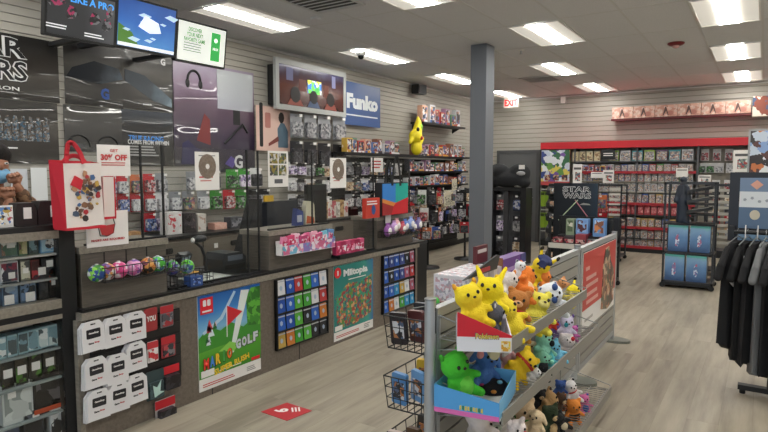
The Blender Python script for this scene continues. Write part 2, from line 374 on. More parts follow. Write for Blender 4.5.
# grey door on the back wall
d = MB(); DG = mat('5c5d5f', .5); d.box(-5.15, -4.28, YB-.045, YB-.005, .01, 2.0, DG); do = struct('door_1', d)
f = MB(); DF = mat('4b4c4e', .5); f.box(-5.22, -5.15, YB-.06, YB, 0, 2.07, DF); f.box(-4.28, -4.2, YB-.06, YB, 0, 2.07, DF); f.box(-5.15, -4.28, YB-.06, YB, 2.0, 2.07, DF); part(f, 'door_frame', do)
part(MB().cyl((-4.36, YB-.045, 1), (-4.36, YB-.1, 1), .012, GREYMET).cyl((-4.36, YB-.1, 1), (-4.48, YB-.1, 1), .011, GREYMET), 'door_handle', do)
# column
one(MB().box(-.11, .11, 0, .26, 0, HC, mat('6c7077', .5)), 'column', 'square blue-grey painted column from floor to ceiling', 'column', (-3.15, 7.0, 0))
# camera dome and loudspeaker
p = atZ(361, 52, HC-.02); t = thing('security_camera', 'small white dome camera under the ceiling above the television', 'camera', (p.x, p.y, HC-.0)); part(MB().lathe([(.07, 0), (.07, -.05), (.05, -.07)], WHITE), 'housing', t); part(MB().ball((0, 0, -.075), .045, mat('15161a', .1), 14), 'dome', t)
p = atX(418, 90, -5.45); t = thing('wall_speaker', 'black loudspeaker bracketed high on the pale slat wall', 'speaker', (p.x, p.y, p.z-.08), R90); part(MB().rbox(-.15, .15, -.1, .05, 0, .17, BLACK, .02), 'cabinet', t); part(MB().rbox(-.13, .13, -.106, -.1, .02, .15, mat('2a2a2c', .8), .02), 'grille', t); part(MB().box(-.03, .03, .05, .12, .05, .1, DKMET), 'bracket', t)
# ================================================================ menu screens hung over the counter
def screen(label, x0, y0, x1, y1, X, art_m, tilt=8):
    a, b, z0, z1 = rectX(x0, y0, x1, y1, X); w, h = b-a, (z1-z0)
    t = thing('menu_screen', label, 'screen', (X, (a+b)/2, z0), R90, 'menu screens over the counter'); t.rotation_euler = (math.radians(tilt), 0, R90)
    part(MB().rbox(-w/2, w/2, 0, .05, 0, h, BLACK, .008), 'bezel', t)
    s = part(MB().box(-w/2+.018, w/2-.018, -.003, 0, .02, h-.018, art_m), 'display', t)
    bx_ = .3 if x0 < 60 else 0; part(MB().box(bx_-.03, bx_+.03, .05, 1.03, h*.35, h*.45, DKMET, M=Matrix.Rotation(math.radians(-tilt), 4, 'X')), 'wall_arm', t)
    return t, s, w, h
SG = .55
t, s, w, h = screen('dark menu screen reading LIKE A PRO, leftmost of three', 43, -8, 114, 41, -4.5, grad([(0, '2a2b2e'), (.45, '55565a'), (1, '1d1e20')], 'X', .9, .3, 2, emit=SG))
text('LIKE A PRO', s, .08, h-.07, w*.62, .055, mat('3f8fd8', .5, emit=.9), y=-.005, bold=.03)
text('Y', s, -w*.27, h-.07, .035, .055, mat('d8d8d8', .5, emit=.9), y=-.005)
for cx, cz, sx in ((-.2, .27, .07), (-.08, .2, .05), (.1, .19, .05), (.2, .16, .045), (.22, .27, .03)):
    q = MB(); q.prism([(cx-sx, cz-.02), (cx-sx*.4, cz+.05), (cx+sx*.5, cz+.04), (cx+sx, cz-.01), (cx+sx*.3, cz-.04), (cx-sx*.6, cz-.05)], -.006, -.004, art(['1c1c1e', '6a6a6e', '9c2f58', '2e2e31'], 40, emit=.4)); part(q, 'product_picture', s)
q = MB(); lines(q, -.27, -.1, .06, .1, 2, mat('c8c8c8', emit=.8), -.005); lines(q, .02, .2, .04, .08, 2, mat('c8c8c8', emit=.8), -.005); part(q, 'printed_lines', s)
t, s, w, h = screen('blue menu screen with white clouds and a green hill', 114, 2, 174, 52, -4.5, grad([(.0, '4c86c0'), (.5, '2c62ae'), (1, '1b4590')], 'Z', .45, .3, 4, emit=SG))
q = MB(); q.prism([(-w/2+.02, .03), (-w/2+.02, .2), (-w/4, .14), (-w/8, .03)], -.005, -.004, mat('4f7a35', emit=SG)); part(q, 'hill_picture', s)
q = MB()
for i in range(9):
    a = rnd.uniform(-.24, .24); b_ = rnd.uniform(.08, h-.09); r = rnd.uniform(.02, .06); q.prism([(a-r*1.6, b_), (a-r*.4, b_+r*.6), (a+r*1.5, b_+r*.25), (a+r*.5, b_-r*.5)], -.0055, -.0045, mat('b9d3ea', emit=SG))
q.prism([(-.09, .2), (-.03, .3), (.1, .26), (.13, .18), (.02, .16)], -.0075, -.006, mat('e9f1f8', emit=SG)); part(q, 'cloud_picture', s)
q = MB(); q.box(-w/2+.02, w/2-.02, -.006, -.0045, .022, .05, mat('e8ecee', emit=SG)); part(q, 'caption_band', s)
t, s, w, h = screen('white and green menu screen reading DISCOVER YOUR NEXT FAVORITE GAME', 174.5, 24, 224, 65, -4.5, mat('e4e8e0', emit=SG))
text('DISCOVER\nYOUR NEXT\nFAVORITE GAME', s, -.09, h*.68, .24, .13, mat('3c8c3c', .5, emit=.3), y=-.005, bold=.02)
q = MB(); lines(q, -.21, .02, .1, .19, 4, mat('9aa39a', emit=.4), -.005); part(q, 'printed_lines', s)
q = MB(); q.box(.1, .205, -.006, -.004, .06, h-.06, mat('2fa048', emit=.6)); gc = part(q, 'green_card', s); text('XBOX', gc, .152, h*.45, .07, .025, mat('f0f4f0', emit=.8), y=-.007)
part(MB().prism([(.152+.022*math.cos(k*PI/4), h*.66+.022*math.sin(k*PI/4)) for k in range(8)], -.0075, -.006, mat('dff0df', emit=.8)), 'round_mark', gc)
# ================================================================ posters on the left slat wall
def poster(name, label, cat, x0, y0, x1, y1, X, m, thick=.004, group=None, edge=None):
    a, b, z0, z1 = rectX(x0, y0, x1, y1, X); w, h = b-a, z1-z0
    t = thing(name, label, cat, (X, (a+b)/2, z0), R90, group)
    s = part(MB().box(-w/2, w/2, -thick, 0, 0, h, edge or m, front=m), 'sheet', t); return t, w, h
PX_ = -5.57
DK = [(0, '1f1c1a'), (.5, '332e2a'), (1, '191715')]
t, w, h = poster('poster', 'black glossy poster lettered STAR WARS, top left', 'poster', -70, 31, 58, 97, PX_, grad(DK, 'Z', .55, .3, 2, gloss_wave=True, key='a'))
OUT = mat('d9d9d9', .5); INK = mat('1a1a1c', .4)
for s_, cz in (('STAR', h-.115), ('WARS', h-.315)):
    text(s_, t, -.13, cz, .72, .185, OUT, y=-.006, bold=.06); text(s_, t, -.13, cz, .70, .17, INK, y=-.0075, bold=.015)
text('SQUADRON', t, -.1, h-.475, .5, .04, OUT, y=-.006)
t, w, h = poster('poster', 'black glossy poster with a row of armoured figures, below the STAR WARS one', 'poster', -70, 98, 58, 163, PX_, grad(DK, 'Z', .55, .3, 2, gloss_wave=True, key='b'))
q = MB()
for i in range(7):
    cx = .0+i*.065; q.prism([(cx-.03, .2), (cx-.025, .35), (cx-.012, .42), (cx+.012, .42), (cx+.025, .35), (cx+.03, .2)], -.006, -.004, art(['8a8f92', '5a666e', '4d4036', '34556c', '6a6058', '2a2826'], 70, key='fig'))
q2 = MB(); lines(q2, 0, .15, .12, .15, 1, OUT, -.005); part(q, 'figure_picture', t); part(q2, 'printed_lines', t)
CARG = [(0, '1f1c1b'), (.35, '2c2b2b'), (.6, '4a4742'), (.8, '24201e'), (1, '1c1b1b')]
t, w, h = poster('poster', 'glossy poster of a dark racing car nose, left of the white G logo', 'poster', 64, 42, 122, 106, PX_, grad(CARG, 'Z', .65, .35, 1.6, gloss_wave=True, key='c'))
q = MB(); q.prism([(-.22, .35), (0, .44), (.26, .4), (.3, .3), (.05, .22), (-.28, .26)], -.006, -.004, grad([(0, '262a30'), (.4, '3d4853'), (.6, '5a6a7a'), (1, '2c323a')], 'X', .6, .6, 4, rough=.25, key='car')); part(q, 'car_picture', t)
text('G', t, .1, .13, .09, .11, mat('2f57a8', .4), y=-.007, bold=.05)
t, w, h = poster('poster', 'glossy poster of a silver racing car with a white G logo', 'poster', 122, 50, 173, 110, PX_, grad(CARG, 'Z', .65, .35, 1.7, gloss_wave=True, key='d'))
q = MB(); q.prism([(-.28, .4), (-.05, .36), (.28, .14), (.28, .05), (.05, .1), (-.28, .28)], -.006, -.004, grad([(0, '333c45'), (.4, '5a6a76'), (.6, '8797a2'), (1, '2c3238')], 'X', .6, .6, 4, rough=.25, key='car2')); part(q, 'car_picture', t)
text('G', t, .18, h-.1, .06, .075, OUT, y=-.007, bold=.05); q = MB(); lines(q, -.08, .06, .04, .07, 1, OUT, -.006); part(q, 'printed_lines', t)
t, w, h = poster('poster', 'glossy dark poster of two steering wheels', 'poster', 64, 107, 122, 152, PX_, grad([(0, '19191b'), (.6, '3b3a3b'), (1, '46443f')], 'Z', .45, .2, 2, gloss_wave=True, key='e'))
for cx in (-.16, .14):
    q = MB(); R_ = .11; pts = [(cx+R_*math.cos(a*PI/14), .05+R_*math.sin(a*PI/14)) for a in range(0, 15)]
    for (ax, az), (bx, bz) in zip(pts[:-1], pts[1:]): q.cyl((ax, -.006, az), (bx, -.006, bz), .009, BLACK, n=6)
    q.box(cx-.04, cx+.04, -.007, -.004, .03, .08, mat('4a4c50', .3)); q.box(cx-.1, cx+.1, -.006, -.004, .05, .06, mat('4a4c50', .3)); part(q, 'wheel_picture', t)
t, w, h = poster('poster', 'black poster lettered TRUE RACING COMES FROM WITHIN', 'poster', 122, 111, 173, 166, PX_, grad([(0, '121214'), (.7, '17181b'), (1, '2b3644')], 'Z', .6, .15, 2, gloss_wave=True, key='f'))
text('TRUE RACING', t, -.03, h*.5, .42, .055, mat('3d86d8', .4), y=-.007, bold=.03); text('COMES FROM WITHIN', t, .0, h*.43, .5, .05, OUT, y=-.007, bold=.03)
q = MB(); lines(q, -.25, .15, .1, .22, 4, mat('a8a8a8'), -.006); part(q, 'printed_lines', t)
PUR = [(0, '24212c'), (.35, '3a2f44'), (.6, '5b4658'), (.85, '87748a'), (1, '9b8fa4')]
t, w, h = poster('poster', 'tall glossy purple poster with a hanging black headset', 'poster', 173, 62, 217, 166, PX_, grad(PUR, 'Z', 1.15, .2, 2, gloss_wave=True, key='g'))
def headset_pic(t, cx, cz, r, m=BLACK, y=-.008, dep=.006):
    q = MB(); pts = [(cx+r*math.cos(a*PI/12), y, cz+r*1.3*math.sin(a*PI/12)) for a in range(13)]
    q.tube(pts, r*.16, m)
    for s_ in (-1, 1): q.ball((cx+s_*r, y, cz-r*.35), (r*.34, dep, r*.6), m, 10)
    part(q, 'headset_picture', t)
headset_pic(t, -.02, h-.22, .09)
part(MB().prism([(.0, .3), (.12, .62), (.2, .55), (.2, .25)], -.006, -.004, mat('7a3434', .5)), 'red_shape', t)
part(MB().prism([(-.22, .02), (-.2, .26), (-.12, .3), (-.02, .22), (.05, .2), (.12, .03)], -.006, -.004, mat('2f2c50', .5)), 'blue_shape', t)
t, w, h = poster('poster', 'tall glossy purple poster with a pale computer monitor and microphone arm', 'poster', 217, 70, 254, 172, PX_, grad(PUR, 'Z', 1.2, .2, 2, gloss_wave=True, key='h'))
part(MB().box(-w/2+.01, w/2-.02, -.006, -.004, h-.5, h-.03, grad([(0, '8c87a0'), (1, 'b4b9bd')], 'Z', 1.2, .1, 2, gloss_wave=True, key='m')), 'monitor_picture', t)
q = MB(); q.box(-.05, .06, -.006, -.004, h-.68, h-.5, BLACK); q.tube([(-.2, -.007, .35), (.1, -.007, .6), (.18, -.007, .5)], .015, BLACK); part(q, 'stand_picture', t)
text('G', t, .02, .13, .14, .17, OUT, y=-.007, bold=.03); part(MB().prism([(-.2, .1), (-.1, .2), (0, .14), (-.08, .05)], -.006, -.004, mat('5a4a92', .5)), 'purple_shape', t)
t, w, h = poster('poster', 'pink poster of a seated person using a microphone', 'poster', 256, 107, 290, 151, -5.5, mat('d9b8ac', .4))
q = MB(); q.rbox(-.26, -.2, -.006, -.004, .05, .62, BLACK, .02); q.rbox(-.16, -.06, -.006, -.004, .3, .5, mat('b5786f'), .02); part(q, 'guitar_picture', t)
q = MB(); q.prism([(.08, .05), (.07, .3), (.13, .38), (.2, .38), (.27, .28), (.27, .05)], -.006, -.004, mat('5c7486')); q.prism([(-.1, .1), (.08, .2), (.1, .14), (-.1, .06)], -.006, -.004, mat('7c3a34')); pp = part(q, 'person_picture', t)
part(MB().prism([(.145+.055*math.cos(k*PI/5), .45+.075*math.sin(k*PI/5)) for k in range(10)], -.0075, -.0055, mat('2b211e')), 'hair_picture', pp)
# framed television
a, b_, z0, z1 = rectX(275, 65, 345, 113, -5.38); w, h = b_-a, z1-z0
t = thing('framed_television', 'wall television in a pale grey frame showing people watching a game', 'television', (-5.38, (a+b_)/2, z0), R90)
FRM = mat('a3a5a3', .4)
q = MB()
for r in ((-w/2, w/2, 0, .07), (-w/2, w/2, h-.07, h), (-w/2, -w/2+.06, .07, h-.07), (w/2-.06, w/2, .07, h-.07)): q.box(r[0], r[1], -.02, .03, r[2], r[3], FRM)
part(q, 'frame', t); part(MB().box(-w/2+.06, w/2-.06, .03, .19, .07, h-.07, BLACK), 'back_box', t)
s = part(MB().box(-w/2+.06, w/2-.06, -.012, .03, .07, h-.07, BLACK, front=grad([(0, '2a1414'), (.5, '4e2a22'), (.8, '3c2c36'), (1, '4c4a66')], 'Z', .62, .2, 5, emit=.35, rough=.15)), 'display', t)
part(MB().box(-.12, .17, -.016, -.012, .27, .45, art(['3fa048', 'd8d040', '3f78c8', '68c050', 'e6e6e0'], 16, emit=.9)), 'game_picture', s)
q = MB()
for cx, cz, r, c in ((-.38, .2, .1, '16100e'), (.0, .2, .085, '120e10'), (.38, .2, .09, '1b1210')):
    q.prism([(cx+r*math.cos(k*PI/6), cz+.02+r*1.1*math.sin(k*PI/6)) for k in range(12)], -.02, -.017, mat(c)); q.prism([(cx-r*1.6, .075), (cx-r, cz-.04), (cx+r, cz-.04), (cx+r*1.6, .075)], -.019, -.016, mat('4a5a78' if cx == 0 else '8a4438'))
part(q, 'viewer_picture', s)
q = MB(); q.box(-.55, -.42, -.015, -.012, .4, .57, mat('58587c', emit=.2)); q.box(.42, .5, -.015, -.012, .4, .57, mat('7a7aa0', emit=.2)); q.box(-.3, -.16, -.015, -.012, .28, .44, mat('5f241c', emit=.1)); q.box(.22, .34, -.015, -.012, .24, .42, mat('5f2a1c', emit=.1)); part(q, 'room_picture', s)
# blue Funko banner
t, w, h = poster('banner', 'blue banner with the white Funko logo', 'banner', 342, 84, 380, 126, -5.52, mat('34558f', .35), edge=mat('34558f'))
text('Funko', t, .02, h*.56, w*.82, h*.36, mat('e8eef2'), y=-.007, bold=.06); q = MB(); lines(q, -w*.4, w*.42, h*.2, h*.27, 1, mat('d8e0ea'), -.006, False); part(q, 'printed_lines', t)
# ================================================================ the counter
CX, CY0, CY1, CT = -3.25, 1.77, 5.62, .79
t = thing('counter', 'long grey wood counter with posters and card racks on its front', 'counter', (CX, CY0, 0), R90)
L = CY1-CY0
part(MB().box(0, L, .0, .66, .0, .735, CTRWOOD), 'front_panel', t); part(MB().box(-.012, L+.01, -.022, .68, .742, CT-.005, EDGEWOOD), 'edge_strip', t)
part(MB().box(0, L, -.006, .66, .735, .742, BLACK), 'reveal', t); part(MB().box(-.03, 0, 0, .68, 0, .742, EDGEWOOD), 'end_panel', t)
q = MB()
for x in (.92, 1.85, 2.75): q.box(x, x+.006, -.002, 0, .0, .70, BLACK)
part(q, 'panel_joints', t)
one(MB().box(0, L+.02, -.015, .68, CT-.005, CT+.012, mat('1b1b1c', .3)), 'worktop', 'black countertop running along the top of the grey wood counter', 'countertop', (CX, CY0, 0), R90)
def riser(label, y0, y1, zt, name='counter_riser'):
    t = thing(name, label, 'riser', (-3.29, y0, CT+.012), R90, 'raised shelves on the counter'); w = y1-y0; h = zt-CT-.012
    part(MB().box(0, w, 0, .3, 0, h-.045, DKWOOD), 'front_panel', t); part(MB().box(-.012, w+.012, -.012, .32, h-.04, h, EDGEWOOD), 'top_board', t)
    part(MB().box(0, w, .003, .3, h-.045, h-.04, BLACK), 'reveal', t)
    for k in range(1, 4): part(MB().box(w*k/4-.003, w*k/4+.003, -.003, 0, h-.14, h-.045, BLACK), 'hanging_slot', t)
    return t
riser('raised grey wood box under the 30% OFF sign at the left end of the counter', 1.80, 2.37, 1.16)
riser('raised grey wood box with the pink sweets tray, middle of the counter', 3.32, 4.11, 1.12)
riser('raised grey wood box with purple and blue packets, far end of the counter', 4.86, 5.58, 1.13)
def shield(label, y0, y1, z0, z1, posts):
    t = thing('acrylic_shield', label, 'sneeze guard', (-3.31, y0, z0), R90, 'clear acrylic shields along the counter'); w = y1-y0; h = z1-z0
    part(MB().box(0, w, 0, .005, .01, h, glass()), 'panel', t)
    part(MB().box(0, w, -.01, .015, 0, .012, BLACK), 'foot_rail', t)
    for p in posts: part(MB().box(p-y0-.0055, p-y0+.0055, -.004, .008, 0, h, BLACK), 'post', t)
shield('clear acrylic shield standing on the left counter riser behind the red bag', 1.84, 2.385, 1.162, 1.77, (2.22, 2.377))
shield('clear acrylic shield in front of the receipt printer', 2.40, 3.25, CT+.014, 1.76, (3.12, 3.235))
shield('clear acrylic shield standing on the middle counter riser', 3.34, 4.1, 1.122, 1.76, (3.88,))
shield('clear acrylic shield between the middle and far counter risers', 4.12, 4.84, CT+.014, 1.74, (4.83,))
shield('clear acrylic shield standing on the far counter riser behind the coloured tote', 4.87, 5.56, 1.132, 1.72, (5.1, 5.54))
# papers taped to the shields
def paper(name, label, x0, y0, x1, y1, X, group=None):
    a, b, z0, z1 = rectX(x0, y0, x1, y1, X); w, h = b-a, z1-z0
    t = thing(name, label, 'sign', (X, (a+b)/2, z0), R90, group); part(MB().box(-w/2, w/2, -.002, 0, 0, h, PAPER), 'sheet', t); return t, w, h
REDINK = mat('c03a3c', .6)
t, w, h = paper('paper_sign', 'white paper sign reading GET 30% OFF beside the red bag', 97, 145, 130, 176, -3.285)
text('GET', t, 0, h*.82, w*.25, h*.1, REDINK); text('30% OFF', t, 0, h*.6, w*.8, h*.2, REDINK, bold=.05); q = MB(); lines(q, -w*.38, w*.38, h*.32, h*.46, 2, REDINK, -.003); part(q, 'printed_lines', t)
t, w, h = paper('paper_sign', 'white sign with a masked face reading MASKS ARE REQUIRED', 86, 211, 128, 246, -3.275)
q = MB(); f_ = [(-.05, .13), (-.045, .19), (0, .215), (.04, .19), (.055, .14), (.04, .085), (0, .07), (-.04, .075)]
for a, b_ in zip(f_, f_[1:]+f_[:1]): q.cyl((a[0]-.01, -.004, a[1]-.01), (b_[0]-.01, -.004, b_[1]-.01), .0028, BLACK, n=5)
part(q, 'face_outline', t); part(MB().prism([(-.055, .12), (.045, .13), (.035, .075), (0, .06), (-.04, .07)], -.006, -.004, REDINK), 'mask_picture', t)
text('MASKS ARE REQUIRED', t, 0, .038, w*.8, .016, REDINK, bold=.05)
for lab, bx in (('white paper with a round brown disc picture above the receipt printer', (195, 152, 219, 190)), ('white paper with a round grey disc picture, right of the pictured games sheet', (330, 158, 346, 188))):
    t, w, h = paper('paper_sign', lab, *bx, -3.285, 'disc pictures taped to the shields')
    d = MB(); d.prism([(w*.36*math.cos(k*PI/10), h*.62+w*.36*math.sin(k*PI/10)*1.15) for k in range(20)], -.004, -.002, art(['7b6a5c', '84766a', '72655a'], 130)); dp = part(d, 'disc_picture', t)
    part(MB().prism([(w*.08*math.cos(k*PI/6), h*.62+w*.09*math.sin(k*PI/6)) for k in range(12)], -.0055, -.004, PAPER), 'disc_centre', dp)
    q = MB(); lines(q, -w*.35, w*.35, h*.88, h*.93, 1, mat('777777')); lines(q, -w*.35, w*.35, h*.3, h*.38, 1, REDINK); lines(q, -w*.3, w*.2, h*.22, h*.27, 1, REDINK); part(q, 'printed_lines', t)
t, w, h = paper('paper_sign', 'white sheet with a grid of small game pictures over the navy box', 268, 151, 288, 187, -3.285)
for i in range(2):
    for j in range(2):
        part(MB().box(-w*.42+i*w*.44, -w*.42+i*w*.44+w*.38, -.004, -.002, h*.32+j*h*.33, h*.32+j*h*.33+h*.29, art(['8a7a35', '3d4148', 'c9c5be', '5d6a4a'], 45)), 'game_picture', t)
part(MB().box(-w*.2, w*.2, -.004, -.002, h*.1, h*.22, mat('55565a')), 'game_picture', t)
# ---- canvas bags
def strap(t, x0, x1, z0, top, y, m, name='handle', w=.012, lean=0):
    pts = [Vector((x0+(x1-x0)*k/12+lean*math.sin(PI*k/12), y, z0+(top-z0)*math.sin(PI*k/12)**.7)) for k in range(13)]
    q = MB()
    for a, b in zip(pts[:-1], pts[1:]):
        q.box(0, (b-a).length+.004, -.002, .002, -w, w, m, M=Matrix.Translation(a) @ Matrix.Rotation(-math.atan2((b-a).z, (b-a).x), 4, 'Y'))
    return part(q, name, t)
t = thing('shopping_bag', 'large red and white printed shopping bag hanging at the left end of the counter', 'bag', (-3.14, 1.65, 1.285), R90)
BR = mat('cf2436', .6); BW = mat('e9dfda', .6)
q = MB(); q.add([(0, 0, 0), (.215, 0, .012), (.205, .01, .36), (.0, .01, .355), (0, .12, .0), (.215, .12, .012), (.205, .1, .37), (-.01, .1, .37)], [(0, 1, 2, 3)], BW)
q.add([(0, 0, 0), (.215, 0, .012), (.205, .01, .36), (.0, .01, .355), (-.012, .12, .0), (.215, .12, .012), (.205, .1, .37), (-.03, .1, .375)], [(0, 3, 7, 4), (1, 5, 6, 2), (4, 7, 6, 5), (0, 4, 5, 1)], BR)
part(q, 'bag_body', t, label='white front with red gusset')
part(MB().box(-.004, .22, -.004, .125, -.008, .006, BR), 'bottom_seam', t)
strap(t, .015, .11, .36, .47, .005, BR, lean=-.02); strap(t, .05, .17, .365, .40, .1, BR, lean=.0)
q = MB()
for i in range(46):
    a = .125+rnd.gauss(0, .038); c = .16+rnd.gauss(0, .062)+(a-.11)*.5; r = rnd.uniform(.008, .022); c = min(max(c, .05), .3); a = min(max(a, .045), .185)
    q.prism([(a+r*math.cos(k*1.05+i)*(.5+.6*rnd.random()), c+r*math.sin(k*1.05+i)*(.6+.5*rnd.random())) for k in range(6)], -.001-.0002*i/22, .003, mat(['8a5f45', '5a4436', 'b98a68', '4d6c9c', 'c9a24a', 'b43038', '46546c', '6a4a3c', '3a3030', '7a5a48'][i % 10], .6))
q.prism([(.03, .24), (.055, .29), (.1, .265), (.085, .21)], -.002, .003, BR); part(q, 'printed_picture', t)
t2 = thing('shopping_bag', 'second red and white bag half hidden behind the large one', 'bag', (-3.2, 1.9, 1.325), R90)
q = MB(); q.box(0, .07, 0, .05, 0, .24, BW); q.box(-.002, .072, -.002, .052, -.006, .008, BR); q.box(.066, .074, -.002, .052, 0, .24, BR); part(q, 'bag_body', t2)
t = thing('tote_bag', 'black-handled tote in blue, teal, orange and red blocks by the far shield', 'bag', (-3.2, 4.84, 1.15), R90)
q = MB(); TB = mat('1c1c1f', .7); q.box(0, .5, .01, .1, 0, .33, TB)
part(q, 'bag_body', t)
for n_, pts, c in (('blue_panel', [(0, .17), (.0, .32), (.24, .32), (.24, .12)], '2f7fd0'), ('teal_panel', [(.24, .12), (.24, .32), (.49, .32), (.49, .17)], '1aa79a'), ('orange_panel', [(.0, .13), (.0, .17), (.24, .12), (.2, .085)], 'd9863c'), ('red_panel', [(.16, .0), (.2, .085), (.24, .12), (.49, .17), (.49, .0)], 'c81f2a'), ('dark_red_panel', [(0, 0), (.0, .13), (.2, .085), (.16, 0)], '9c2224')):
    part(MB().prism(pts, 0, .01, mat(c, .6)), n_, t)
strap(t, .17, .33, .3, .6, -.003, BLACK, w=.016); strap(t, .19, .31, .3, .56, .1, BLACK, w=.016)
p0, p1, z0, z1 = rectX(364, 195, 378, 215, -3.18)
t = thing('red_box', 'small red card box standing left of the coloured tote', 'box', (-3.16, p0, 1.145), R90); part(MB().box(0, p1-p0, 0, .04, 0, z1-z0, mat('c63a2a', .5)), 'carton', t); part(MB().prism([((p1-p0)*.55+.035*math.cos(k*PI/4), .08+.05*math.sin(k*PI/4)) for k in range(8)], -.002, 0, mat('2a4a8a')), 'blue_figure_picture', t)
q = MB(); lines(q, .02, p1-p0-.02, z1-z0-.07, z1-z0-.02, 2, PAPER, -.002); part(q, 'printed_lines', t)
# ---- wire basket of balls on the left riser
def wirebasket(name, label, loc, rz, w, d, h, m=BLACK, nx=8, nz=3, flare=0, group=None, r=.0022):
    t = thing(name, label, 'basket', loc, rz, group); q = MB()
    for z, e in ((0, 0), (h, flare)):
        c = [(-e, -e, z), (w+e, -e, z), (w+e, d, z), (-e, d, z)]
        q.tube([c[0], c[1], c[2], c[3], c[0]], r*1.6, m, 5)
    part(q, 'rim', t)
    g = MB()
    for k in range(nx+1):
        x = w*k/nx; xe = -flare+(w+2*flare)*k/nx; g.tube([(x, d, 0), (x, 0, 0), (xe, -flare, h)], r, m, 4); g.tube([(x, d, 0), (xe, d, h)], r, m, 4)
    for k in range(1, nz):
        z = h*k/nz; e = flare*k/nz; g.tube([(-e, d, z), (-e, -e, z), (w+e, -e, z), (w+e, d, z)], r, m, 4)
    for k in range(1, 4):
        y = d*k/4; g.tube([(-flare, y, h), (0, y, 0), (w, y, 0), (w+flare, y, h)], r, m, 4)
    part(g, 'wires', t); return t
wirebasket('wire_basket', 'black wire basket of patterned balls on the left riser', (-3.16, 1.87, .955), R90, .56, .12, .085, nx=10, nz=2, flare=.01)
def toyball(pal, label, px, py, X=-3.215, r=.051, z=None):
    p = atX(px, py, X); q = MB(); q.ball((0, 0, 0), r, art(pal, 42, rough=.3, perobj=True), 18); q.cyl((0, 0, r*.96), (0, 0, r*1.06), .01, mat('e8e8e8'), n=8)
    one(q, 'toy_ball', label, 'ball', (X, p.y, z or p.z), 0, 'patterned balls on the counter')
zb = 1.008
toyball(['3f8f3a', 'e6e6ea', '2b4a8a', '8ad04a'], 'green and white ball, leftmost in the wire basket', 97, 276, z=zb)
toyball(['7a5a9a', 'd08a3a', 'c8c8c8', '8a3a4a'], 'muted multicoloured ball, second in the wire basket', 107, 276, z=zb)
toyball(['e0509a', 'f080b0', 'e8d8e0', 'd04080'], 'bright pink ball in the wire basket', 119, 275, z=zb)
toyball(['c860a0', 'e0a0c8', '7a4aa0', 'd8c8e0'], 'pink and purple ball, fourth in the wire basket', 134, 272, z=zb)
toyball(['2a2420', 'c06a2a', '8a4a5a', 'e0a050'], 'black and orange ball, fifth in the wire basket', 148, 270, z=zb)
toyball(['4ab03a', '3a5aa0', 'c8d8e0', '6ad04a'], 'green and blue ball at the right end of the basket', 158, 271, z=zb)
toyball(['3a4a90', 'a8b0d0', '7a5aa0', '5ac04a'], 'blue and lilac ball on the countertop beside the riser', 172, 268, X=-3.34, z=.945)
toyball(['6ad43a', '8ae050', '3a5a90', '98b0c0'], 'lime green topped ball on the countertop, right of the lilac one', 187, 268, X=-3.36, z=.93)
wirebasket('wire_basket', 'small black wire basket under two balls on the worktop', (-3.27, 2.44, .803), R90, .3, .15, .09, nx=6, nz=2)
t = thing('ball_box', 'small blue box with a ball picture under the lime green ball', 'box', (-3.26, 2.54, .803), R90); part(MB().box(0, .1, 0, .08, 0, .07, mat('35528f', .4)), 'carton', t); part(MB().box(.02, .08, -.002, 0, .015, .055, art(['c8d8e8', '6a8ad0', '2a3a70'], 50)), 'front_picture', t)
# ---- register equipment
DKP = mat('25272b', .4); DKB = mat('1d222c', .5)
t = thing('receipt_printer', 'dark grey receipt printer with open lid on the black countertop', 'printer', (-3.5, 3.03, .803), R90)
part(MB().prism([(0, 0), (.24, 0), (.24, .11), (.18, .15), (.03, .15), (0, .1)], 0, .22, mat('303338', .35)), 'body', t); part(MB().box(.05, .2, -.008, 0, .09, .13, mat('6c7480', .3)), 'paper_slot', t); part(MB().box(.02, .22, -.006, 0, .02, .06, BLACK), 'front_cover', t)
t = thing('card_reader', 'black card terminal on a stand left of the receipt printer', 'card reader', (-3.72, 2.78, .803), R90)
part(MB().lathe([(.06, 0), (.055, .015), (.015, .025), (.013, .12)], BLACK, 14), 'stand', t); part(MB().box(-.05, .05, -.03, .02, .1, .2, DKP, M=Matrix.Rotation(.45, 4, 'X')), 'terminal', t); part(MB().box(-.035, .035, -.034, -.03, .15, .19, mat('8a98a8', .2), M=Matrix.Rotation(.45, 4, 'X')), 'display', t)
t = thing('barcode_scanner', 'handheld barcode scanner with a pale tip on a curved neck', 'scanner', (-3.66, 3.0, .803), R90)
part(MB().tube([(0, 0, 0), (-.01, 0, .12), (-.04, 0, .2), (-.1, 0, .25)], .012, DKP, 8), 'neck', t); part(MB().ball((-.06, 0, .27), (.075, .035, .03), DKP, 12), 'head', t); part(MB().ball((-.13, -.01, .265), (.015, .02, .022), PAPER, 8), 'tip', t); part(MB().lathe([(.05, 0), (.05, .012)], DKP), 'base', t)
one(MB().box(0, .18, 0, .16, 0, .006, mat('d9a23a', .6)), 'gold_envelope', 'gold envelope lying on the countertop beside the lime ball', 'envelope', (-3.66, 2.8, .803), R90+.2)
one(MB().box(0, .32, 0, .27, 0, .004, mat('cfd3cd', .5)), 'paper_sheet', 'white sheet of paper lying on the black countertop', 'paper', (-3.33, 2.68, .803), R90)
one(MB().box(0, .26, 0, .1, 0, .03, mat('cfc8b0', .6)), 'paper_stack', 'small stack of papers on the countertop under the far riser', 'papers', (-3.27, 4.38, .803), R90)
one(MB().box(0, .16, 0, .1, 0, .045, mat('b8b4ac', .6)), 'paper_stack', 'short stack of pale papers right of the pink packets', 'papers', (-3.27, 4.14, .803), R90)
t = thing('computer_monitor', 'navy back of a monitor behind the middle riser', 'monitor', (-3.75, atX(267, 215, -3.75).y, .803), R90)
